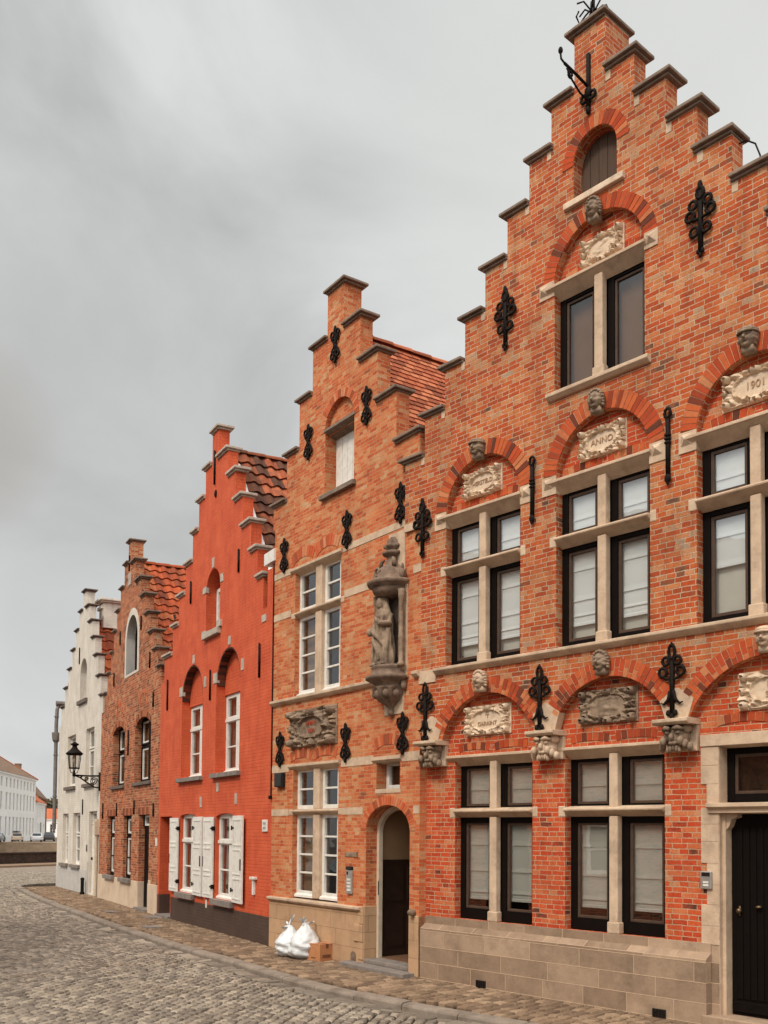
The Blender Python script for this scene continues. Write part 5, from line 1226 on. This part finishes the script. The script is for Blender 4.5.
# kerb stones
m = MB(); seg = 7; i = 0; kk = KS
while i+seg < len(kk):
    a = kk[i:i+seg+1]; n_ = len(a); tt = rnd.random(); dz = rnd.gauss(0, .004); vs = []
    for q, p in enumerate(a):
        d = (a[min(q+1, n_-1)]-a[max(q-1, 0)]).normalized(); nn = Vector((d.y, -d.x)); e = (.006 if q == 0 else (-.006 if q == n_-1 else 0)); p = p+d*e
        for off, z in ((.035, -.16), (.03, -.06), (.018, -.038), (-.005, -.03), (-.13, -.022), (-.14, -.028), (-.14, -.16)): vs.append((p.x+nn.x*off, p.y+nn.y*off, z+dz))
    fs = [(q*7+k, q*7+k+1, (q+1)*7+k+1, (q+1)*7+k) for q in range(n_-1) for k in range(6)]+[tuple(range(7)), tuple(range(n_*7-1, n_*7-8, -1))]
    m.add(vs, fs, tt); i += seg
ob('kerb', m, 'kerb', None, kind='structure')
# pavement base + setts
FS = resample([tuple(p) for p in FV], .145)
KI = [Vector((p.x, p.y)) for p in KS]
KIn = []
for q, p in enumerate(KS):
    d = (KS[min(q+1, len(KS)-1)]-KS[max(q-1, 0)]).normalized(); KIn.append(p-Vector((d.y, -d.x))*.135)
m = MB(); vs = []; n_ = 0
for p in FS[::3]:
    l2, k_, d = nearest(KIn[::6], p); q = p+(p-k_)*.25; vs += [(k_.x, k_.y, -.085), (q.x, q.y, -.06)]; n_ += 1
m.add(vs, [(2*i, 2*i+1, 2*i+3, 2*i+2) for i in range(n_-1)]); ob('pavement', m, 'joint', None, kind='structure')
m = MB(); rnd = random.Random(4)
for i in range(len(FS)-1):
    p, p2 = FS[i], FS[i+1]; l2, k_, _ = nearest(KIn[::3], (p+p2)/2)
    mid = (p+p2)/2; w_ = (mid-k_).length; dv = (mid-k_).normalized(); ev = Vector((dv.y, -dv.x)); s = rnd.uniform(-.1, 0.02)
    wid = max(.08, min(.3, (nearest(KIn[::3], p2)[1]-nearest(KIn[::3], p)[1]).length))
    while s < w_+.12:
        ln = rnd.choice((.13, .15, .17, .20)); c = k_+dv*(s+ln/2); f = max(0, min(1, s/w_))
        ww = wid*(1-f)+.145*f
        if s > -.02: sett(m, c, ev, dv, ww-.024, ln-.022, -.022+.020*f, .08, rnd, .009, jit=.003)
        s += ln
ob('paving_setts', m, 'paver', None, kind='structure')
# manhole plates in the pavement
for k, u, y, w_, h_ in (('narrow', 5.2, -.75, .35, .25), ('red', 2.6, -.85, .4, .3), ('red', .4, -.2, .5, .3)):
    a = to_world(k, u, y, 0); r = frame(k)[1]
    mh = MB(); mh.box(-w_/2, w_/2, -h_/2, h_/2, -.03, .006); o = ob('manhole_cover', mh, 'bluestone', None, bevel=.004, kind='structure'); o.location = a; o.rotation_euler = (0, 0, r)

# ------------------------------------------------------------------ rubbish bags and cardboard box
def bag(label, loc, h, r, seed, ears):
    b = thing('rubbish_bag', label, 'rubbish bag', loc, .3*seed, 'white rubbish bags on the pavement')
    m = MB(); sd = Vector((seed*3.7, 1.3, seed)); nu, nv = 44, 34; vs = []
    for j in range(nv+1):
        t_ = j/nv; z = h*t_
        base = r*(math.sin(min(1, t_*4.5+.35)*PI/2)*.97)*(1 if t_ < .42 else max(.17, 1-((t_-.42)/.58)**1.35*.9))
        for i in range(nu):
            a = 2*PI*i/nu; p = Vector((math.cos(a), math.sin(a), t_*2.2))
            f = 1+.16*noise.noise(p*1.5+sd)+.11*noise.noise(p*3.7+sd)+.11*abs(noise.noise(p*7+sd))*(1 if t_ < .8 else .4)+.05*math.sin(9*a+seed)*max(0, t_-.45)
            f *= 1+.05*math.sin(t_*26+a*2+seed)*(t_ < .4)
            vs.append((base*f*math.cos(a)+.03*t_*math.sin(seed), base*f*math.sin(a), z*(1+.03*noise.noise(p*3+sd))))
    m.add(vs, [(j*nu+i, j*nu+(i+1) % nu, (j+1)*nu+(i+1) % nu, (j+1)*nu+i) for j in range(nv) for i in range(nu)]+[tuple(range(nu-1, -1, -1)), tuple(range(nv*nu, nv*nu+nu))])
    ob('sack', m, 'bag', b, smooth=True)
    m = MB(); m.tube([(0, 0, h-.05), (0, 0, h+.005)], [r*.17, r*.14], 9)
    for (dx, dy, dz, w_) in ears:
        n_ = 7; vs = []
        for q in range(n_):
            t_ = q/(n_-1); wv = w_*(.3+t_*.9)
            for k in range(5): e = (k/4-.5)*2; vs.append((dx*t_+e*wv*.7, dy*t_+.03*math.sin(k*2.1+q)+e*wv*.5, h-.02+dz*t_+.02*math.sin(k*1.7+seed)))
        m.add(vs, [(q*5+k, q*5+k+1, (q+1)*5+k+1, (q+1)*5+k) for q in range(n_-1) for k in range(4)])
    ob('knot', m, 'bag', b, smooth=True)
bag('white knotted rubbish bag on the left, half behind the other bag', (-1.44, 15.42, -.01), .47, .205, 1, [(-.10, 0, -.02, .05), (.08, .03, .17, .035), (-.05, .05, .06, .04)])
bag('white knotted rubbish bag touching the cardboard box', (-1.185, 15.17, -.012), .53, .235, 2, [(-.07, 0, .09, .05), (.02, .02, .10, .05), (.19, .05, .02, .03)])
bxo = thing('cardboard_box', 'small closed cardboard box standing beside the white rubbish bags', 'box', (-.925, 14.99, -.018), math.radians(-46))
m = MB(); m.box(-.15, .15, -.14, .14, 0, .25); ob('carton', m, 'carton', bxo, bevel=.004)
m = MB(); m.box(-.152, -.002, -.142, .142, .2505, .2545); m.box(.002, .152, -.142, .142, .2505, .2545); ob('flap', m, 'carton', bxo)
m = MB(); m.box(-.155, .155, -.025, .025, .2548, .2558); m.box(.1503, .1512, -.025, .025, .19, .255); ob('packing_tape', m, 'carton_print', bxo)
m = MB(); m.box(.1503, .1514, -.09, .07, .05, .10); m.box(-.05, .05, -.1414, -.1403, .04, .06); ob('print', m, 'carton_print', bxo)

# ------------------------------------------------------------------ canal, parapet, far quay
m = MB(); m.box(-140, 40, 30, 164, -2.7, -2.25); ob('canal_water', m, 'water', None, kind='structure')
def wall_between(name, a, b, w, z0, z1, mat, label, cat, cap=None, capz=.12, **kw):
    d = Vector(b)-Vector(a); L_ = d.length; r = math.atan2(d.y, d.x)
    o = thing(name, label, cat, (a[0], a[1], 0), r)
    m = MB(); m.box(0, L_, 0, w, z0, z1); ob('wall', m, mat, o)
    if cap: m = MB(); m.box(-.03, L_+.03, -.05, w+.05, z1, z1+capz); ob('coping', m, cap, o, bevel=.02)
    return o
wall_between('parapet_wall', (-30, 34.4), (-7, 84.5), .4, -2.4, .50, 'dark_brick_wall', 'low dark parapet wall along the near side of the canal', 'wall', 'dark_brick_wall', .10)
wall_between('quay_wall', (-110, 150), (40, 171), 1.2, -2.6, -.28, 'quay_stone', 'pale stained quay wall on the far side of the canal', 'wall', 'sandstone', .14)
m = MB(); m.add([(-110, 151, -.2), (40, 172, -.2), (60, 420, -.2), (-300, 420, -.2), (-300, 124, -.2)], [(0, 1, 2, 3, 4)]); ob('far_quay', m, 'kerb', None, kind='structure')
# far kerb/pavement under the parapet
m = MB(); a, b = Vector((-30, 34.4)), Vector((-7, 84.5)); d = (b-a).normalized(); nn = Vector((d.y, -d.x))
m.add([(a.x, a.y, -.02), (b.x, b.y, -.02), (b.x+nn.x*2, b.y+nn.y*2, -.03), (a.x+nn.x*2, a.y+nn.y*2, -.03), (b.x+nn.x*2, b.y+nn.y*2, -.2), (a.x+nn.x*2, a.y+nn.y*2, -.2)], [(3, 2, 1, 0), (5, 4, 2, 3)]); ob('canal_pavement', m, 'paver', None, kind='structure')

def plain_house(label, a, b, D, eave, ridge, wall, roofm, wins, winmat, hip=0, z0=-.25, chim=(), doors=(), name='house', frame_mat='white_paint', sillz=None, shutters=False):
    """a -> b: facade line (left to right seen from outside); wins: (u0,u1,z0,z1)"""
    d = Vector(b)-Vector(a); L_ = d.length; r = math.atan2(d.y, d.x)
    H = thing(name, label, 'house', (a[0], a[1], 0), r)
    m = MB(); hs = [rect(*w) for w in wins]; hs += [rect(*w) for w in doors]
    m.panel(rect(0, L_, z0, eave), hs, 0)
    for h in hs: m.strip(h, 0, .22)
    m.box(0, L_, D-.2, D, z0, eave); m.box(0, .2, .002, D, z0, eave); m.box(L_-.2, L_, .002, D, z0, eave)
    m.box(-.12, L_+.12, -.22, .0, eave-.28, eave); ob('wall', m, wall, H)
    m = MB(); o = .3; v = [(-o, -o, eave), (L_+o, -o, eave), (L_+o, D+o, eave), (-o, D+o, eave), (hip, D/2, ridge), (L_-hip, D/2, ridge)]
    m.add(v, [(0, 1, 5, 4), (1, 2, 5), (2, 3, 4, 5), (3, 0, 4), (3, 2, 1, 0)]); rf = ob('roof', m, roofm, H)
    m = MB()
    if hip:
        for p, q in ((0, 4), (1, 5), (2, 5), (3, 4), (4, 5)): m.tube([v[p], v[q]], .16, 6)
        ob('ridge_tiles', m, 'tile_far', rf)
    for (u, y, w, dp, zt) in chim: m = MB(); m.box(u-w/2, u+w/2, y-dp/2, y+dp/2, eave, zt); m.box(u-w/2-.08, u+w/2+.08, y-dp/2-.08, y+dp/2+.08, zt-.2, zt-.05); ob('chimney', m, 'slate', rf)
    for (p, q, c0, c1) in wins:
        c = (p+q)/2; f = .09
        frames(H, [(p, c, c0, c1, [c0+(c1-c0)*.35, c0+(c1-c0)*.68], (f, f/2, f, f)), (c, q, c0, c1, [c0+(c1-c0)*.35, c0+(c1-c0)*.68], (f/2, f, f, f))], .12, f, frame_mat, None, pane=winmat, barw=.05, blinds=[(p+.05, q-.05, c0+.05, c1-.05, 'dark_room', ())])
    for (p, q, c0, c1) in doors: m = MB(); m.box(p, q, .12, .2, c0, c1); ob('front_door', m, 'dark_frame', H)
    return H
# far houses beyond the canal: a few pixels each, still houses with walls, roofs and windows
A, B = (-56.9, 131), (-65, 186.5); L_ = (Vector(B)-Vector(A)).length
wins = []
for i in range(12):
    u = L_-1.6-i*2.75-(.9 if i > 8 else 0)
    for z0_, z1_ in ((.7, 3.9), (5.0, 7.9), (8.7, 10.3)): wins.append((u-.62, u+.62, z0_, z1_))
plain_house('long white three-storey house with a grey hipped roof across the canal', A, B, 11, 11.1, 15.0, 'white_far', 'slate', wins, 'glass_dark', hip=5.5,
            chim=((L_-7.5, 6.5, 2.2, 1.4, 15.6), (L_-1.8, 8, 2.2, 1.4, 15.3), (24, 5.5, 2.2, 1.4, 18)))
plain_house('small white house with an orange roof beside the long white house', (-65.6, 189), (-69.4, 205), 8, 7.0, 10.4, 'white_far', 'tile_far',
            [(1.2+i*2.9, 2.6+i*2.9, 3.9, 6.2) for i in range(5)]+[(1.2+i*2.9, 2.6+i*2.9, .4, 2.9) for i in (0, 1, 4)], 'glass_dark', doors=[(7.2, 9.6, -.2, 3.2)])
plain_house('brown brick house with a steep grey roof behind the small white house', (-71.5, 207), (-78.2, 232), 9, 8.6, 14.2, 'brick_far', 'slate',
            [(2+i*3.4, 3.4+i*3.4, 4.6, 7.2) for i in range(6)]+[(2+i*3.4, 3.4+i*3.4, .6, 3.4) for i in range(6)], 'glass_dark', chim=((4, 4.5, 1.4, 1.2, 15.6),))
plain_house('distant pale house at the far end of the quay', (-92, 262), (-82, 266), 8, 4.6, 7.4, 'white_far', 'tile_far',
            [(1.2+i*3.2, 2.6+i*3.2, .8, 3.2) for i in range(3)], 'glass_dark')
plain_house('distant house with a grey roof behind the pale house on the quay', (-108, 300), (-92, 305), 9, 7.5, 11, 'cream_render', 'slate',
            [(1.5+i*3.6, 3+i*3.6, 3.9, 6.2) for i in range(4)], 'glass_dark')
def tree(label, loc, h, r, seed):
    t_ = thing('tree', label, 'tree', loc, 0, 'distant trees beyond the quay'); rnd = random.Random(seed)
    m = MB(); m.tube([(0, 0, 0), (.1, 0, h*.4), (0, .1, h*.7)], [.3, .2, .1], 7)
    for i in range(5): a = i*1.26; m.tube([(0, 0, h*.4), (r*.5*math.cos(a), r*.5*math.sin(a), h*.65)], [.14, .05], 5)
    ob('trunk', m, 'slate', t_)
    m = MB()
    for i in range(420):
        d = Vector((rnd.gauss(0, 1), rnd.gauss(0, 1), rnd.gauss(0, 1))).normalized()*r*rnd.uniform(.35, 1)*(1+.35*noise.noise(Vector((i*.13, seed, 0))))
        c = Vector((d.x, d.y, h*.68+d.z*.8)); a = Vector((rnd.gauss(0, 1), rnd.gauss(0, 1), rnd.gauss(0, 1))).normalized()*.45; b = a.cross(Vector((rnd.random(), rnd.random(), rnd.random()))).normalized()*.4
        m.add([c-a-b, c+a-b, c+a+b, c-a+b], [(0, 1, 2, 3)])
    ob('crown', m, 'leaf', t_)
for (l, x, y, h, r, s) in (('round tree above the roofs of the distant pale house', -91.5, 277, 11.5, 3.4, 1), ('smaller tree to the right of the round tree, far beyond the quay', -88.5, 281, 9.5, 2.8, 2)): tree(l, (x, y, -.2), h, r, s)

def car(label, paint, loc, rz, h=1.48, amber=False):
    c = thing('parked_car', label, 'car', loc, rz, 'cars parked along the far quay')
    pr = [(-2.15, .3), (2.15, .3), (2.2, .55), (2.1, .82), (1.25, .95), (.75, h-.05), (.3, h), (-1.2, h-.02), (-1.75, .98), (-2.15, .9), (-2.2, .55)]
    m = MB(); m.prism(pr, -.86, .86); m.v = [(x, y*(1 if z < 1.0 else .82), z) for x, y, z in m.v]; ob('body', m, paint, c, bevel=.06)
    m = MB()
    for s in (-1, 1): m.add([(1.08, s*.83, 1.0), (-1.6, s*.83, 1.0), (-1.15, s*.735, h-.09), (.68, s*.735, h-.09)], [(0, 1, 2, 3) if s > 0 else (3, 2, 1, 0)])
    m.add([(1.27, -.72, .98), (1.27, .72, .98), (.80, .62, h-.1), (.80, -.62, h-.1)], [(0, 1, 2, 3)]); m.add([(-1.80, -.70, 1.0), (-1.80, .70, 1.0), (-1.27, .62, h-.08), (-1.27, -.62, h-.08)], [(3, 2, 1, 0)])
    ob('windows', m, 'car_glass', c)
    for x in (-1.35, 1.35):
        for s in (-1, 1):
            m = MB(); m.tube([(x, s*.70, .31), (x, s*.88, .31)], .31, 14); w = ob('wheel', m, 'rubber', c)
            m = MB(); m.tube([(x, s*.875, .31), (x, s*.89, .31)], .18, 10); ob('rim', m, 'steel', w)
    for s in (-1, 1):
        m = MB(); m.box(-2.22, -2.14, s*.72-.08, s*.72+.08, .70, .82); ob('tail_light', m, 'amber' if amber else 'tail', c)
        m = MB(); m.box(2.10, 2.19, s*.62-.14, s*.62+.14, .60, .76); ob('headlight', m, 'steel', c)
    return c
car('silver car at the left edge, parked on the far quay', 'car_grey', (-61.0, 158, -.2), 1.72)
car('dark car behind the champagne car on the far quay', 'car_dark', (-62.5, 170, -.2), 1.72, 1.75)
car('champagne-coloured car on the far quay, left of the white car', 'car_tan', (-58.9, 161, -.2), 1.9)
car('white car with amber lights in front of the small white house', 'car_white', (-57.6, 166, -.2), 1.95, amber=True)
car('dark estate car to the right of the white car on the far quay', 'car_dark', (-57.6, 172.5, -.2), 1.85, 1.6)

# houses on the near side of the street, opposite: what the ground-floor glass mirrors
w_ = [(1.0+i*2.3, 2.1+i*2.3, 1.0, 2.6) for i in (0, 1, 3)]+[(1.0+i*2.3, 2.1+i*2.3, 3.7, 5.2) for i in range(4)]
plain_house('brick house with white windows opposite, mirrored in the ground-floor glass', (-8.7, 6.3), (-9.6, 15.5), 8, 6.0, 9.6, 'brick_brown', 'slate', w_, 'glass_dark', doors=[(5.7, 6.7, -.1, 2.3)], chim=((3, 4, .8, .6, 10.4),))
w_ = [(1.0+i*2.3, 2.1+i*2.3, 1.0, 2.6) for i in (0, 2, 3)]+[(1.0+i*2.3, 2.1+i*2.3, 3.7, 5.2) for i in range(4)]
plain_house('whitewashed house opposite the tall brick house, beside the camera', (-7.6, -4), (-8.6, 6.0), 8, 5.7, 9.0, 'white_wash', 'slate', w_, 'glass_dark', doors=[(3.4, 4.4, -.1, 2.3)], chim=((7, 4, .8, .6, 9.8),))

# ------------------------------------------------------------------ sky, sun, camera
SUN = Vector((-.46, -.52, .72)).normalized()
w = bpy.data.worlds.new('World'); scene.world = w; w.use_nodes = True
nt = w.node_tree; nt.nodes.clear()
def N(typ, **k):
    n_ = nt.nodes.new(typ)
    for a, v in k.items(): setattr(n_, a, v)
    return n_
EXPO = .36; SKYK = 2**-EXPO
out = N('ShaderNodeOutputWorld'); sky = N('ShaderNodeTexSky', sky_type='NISHITA'); sky.sun_disc = False
sky.sun_elevation = math.asin(SUN.z); sky.sun_rotation = math.atan2(SUN.x, SUN.y)
bg1 = N('ShaderNodeBackground'); nt.links.new(sky.outputs[0], bg1.inputs[0]); bg1.inputs[1].default_value = .05
tc = N('ShaderNodeTexCoord'); sep = N('ShaderNodeSeparateXYZ'); nt.links.new(tc.outputs['Generated'], sep.inputs[0])
def M(op, a, b=0., clamp=False):
    n_ = N('ShaderNodeMath', operation=op, use_clamp=clamp)
    for s_, v in ((n_.inputs[0], a), (n_.inputs[1], b)):
        if hasattr(v, 'is_linked'): nt.links.new(v, s_)
        else: s_.default_value = v
    return n_.outputs[0]
zc = M('ADD', M('MAXIMUM', sep.outputs[2], 0.), .55)
cb = N('ShaderNodeCombineXYZ'); nt.links.new(M('DIVIDE', sep.outputs[0], zc), cb.inputs[0]); nt.links.new(M('DIVIDE', sep.outputs[1], zc), cb.inputs[1])
nz = N('ShaderNodeTexNoise'); nz.inputs['Scale'].default_value = 3.1; nz.inputs['Detail'].default_value = 7; nz.inputs['Roughness'].default_value = .52; nz.inputs['Distortion'].default_value = .5
nt.links.new(cb.outputs[0], nz.inputs['Vector'])
rp = N('ShaderNodeValToRGB'); nt.links.new(nz.outputs['Fac'], rp.inputs[0]); e = rp.color_ramp.elements
e[0].position = .34; e[0].color = lin((187, 188, 188)); e[1].position = .60; e[1].color = lin((226, 228, 227))
# cloud bank: darker towards the far left, brighter up to the right (directions in the sky, not on the picture)
def lobe(dirv, width):
    d = Vector(dirv).normalized(); dp = N('ShaderNodeVectorMath', operation='DOT_PRODUCT'); nt.links.new(tc.outputs['Generated'], dp.inputs[0]); dp.inputs[1].default_value = d
    mr = N('ShaderNodeMapRange', interpolation_type='SMOOTHSTEP'); nt.links.new(dp.outputs['Value'], mr.inputs[0]); mr.inputs[1].default_value = math.cos(width); mr.inputs[2].default_value = 1.0
    return mr.outputs[0]
def mixc(f, a, col, blend='MIX'):
    n_ = N('ShaderNodeMix', data_type='RGBA', blend_type=blend); nt.links.new(f, n_.inputs[0]); nt.links.new(a, n_.inputs[6]); n_.inputs[7].default_value = col; return n_.outputs[2]
c = rp.outputs[0]
c = mixc(M('MULTIPLY', lobe((-.36, 1, .42), .30), .6), c, lin((184, 184, 182)))
c = mixc(M('MULTIPLY', lobe((-.44, 1, .40), .10), .45), c, lin((178, 168, 156)))
c = mixc(M('MULTIPLY', lobe((.36, 1, .68), .40), .75), c, lin((234, 235, 231)))
c = mixc(M('MULTIPLY', lobe((-.36, 1, .08), .22), .65), c, lin((222, 223, 222)))
# overcast: the zenith and the sky behind the camera are brighter than the part in view
bright = M('ADD', 1.0, M('MULTIPLY', M('MAXIMUM', M('SUBTRACT', sep.outputs[2], .66), 0.), 3.0))
back = M('ADD', SKYK, M('MULTIPLY', M('MULTIPLY', M('MAXIMUM', M('SUBTRACT', M('MULTIPLY', sep.outputs[1], -1.), -.15), 0.), M('MAXIMUM', M('SUBTRACT', sep.outputs[2], .08), 0.)), 3.9))
bg2 = N('ShaderNodeBackground'); nt.links.new(c, bg2.inputs[0]); nt.links.new(M('MULTIPLY', bright, back), bg2.inputs[1])
# brightness multiplies must leave the visible part untouched near the horizon
mx = N('ShaderNodeMixShader'); mx.inputs[0].default_value = .93; nt.links.new(bg1.outputs[0], mx.inputs[1]); nt.links.new(bg2.outputs[0], mx.inputs[2]); nt.links.new(mx.outputs[0], out.inputs[0])
sl = bpy.data.lights.new('sun', 'SUN'); sl.energy = 1.5; sl.angle = math.radians(11); sl.color = (1, .92, .81)
so = bpy.data.objects.new('sun', sl); COL.objects.link(so); so.rotation_euler = SUN.to_track_quat('Z', 'Y').to_euler(); so.location = (0, -20, 30)

cam = bpy.data.cameras.new('camera'); co = bpy.data.objects.new('camera', cam); COL.objects.link(co)
PITCH, ROLL = .041, .0085
cP, sP, cR, sR = math.cos(PITCH), math.sin(PITCH), math.cos(ROLL), math.sin(ROLL)
Rv, Uv, Fv = Vector((1, 0, 0)), Vector((0, -sP, cP)), Vector((0, cP, sP))
X = Rv*cR+Uv*sR; Y = Uv*cR-Rv*sR
co.matrix_world = Matrix(((X.x, Y.x, -Fv.x, 0), (X.y, Y.y, -Fv.y, 0), (X.z, Y.z, -Fv.z, 1.9), (0, 0, 0, 1)))
cam.sensor_fit = 'VERTICAL'; cam.sensor_height = 36; cam.lens = 1000/1024*36
cam.shift_y = (832-1000*math.tan(PITCH)-512)/1024; cam.clip_end = 3000; cam.clip_start = .05
scene.camera = co
vs_ = scene.view_settings; vs_.view_transform = 'Standard'; vs_.look = 'None'; vs_.exposure = EXPO; vs_.gamma = 1; vs_.use_curve_mapping = False
scene.cycles.use_adaptive_sampling = True; scene.cycles.adaptive_threshold = .02; scene.cycles.use_denoising = True
scene.cycles.max_bounces = 6; scene.cycles.transparent_max_bounces = 12; scene.cycles.diffuse_bounces = 3; scene.cycles.glossy_bounces = 3
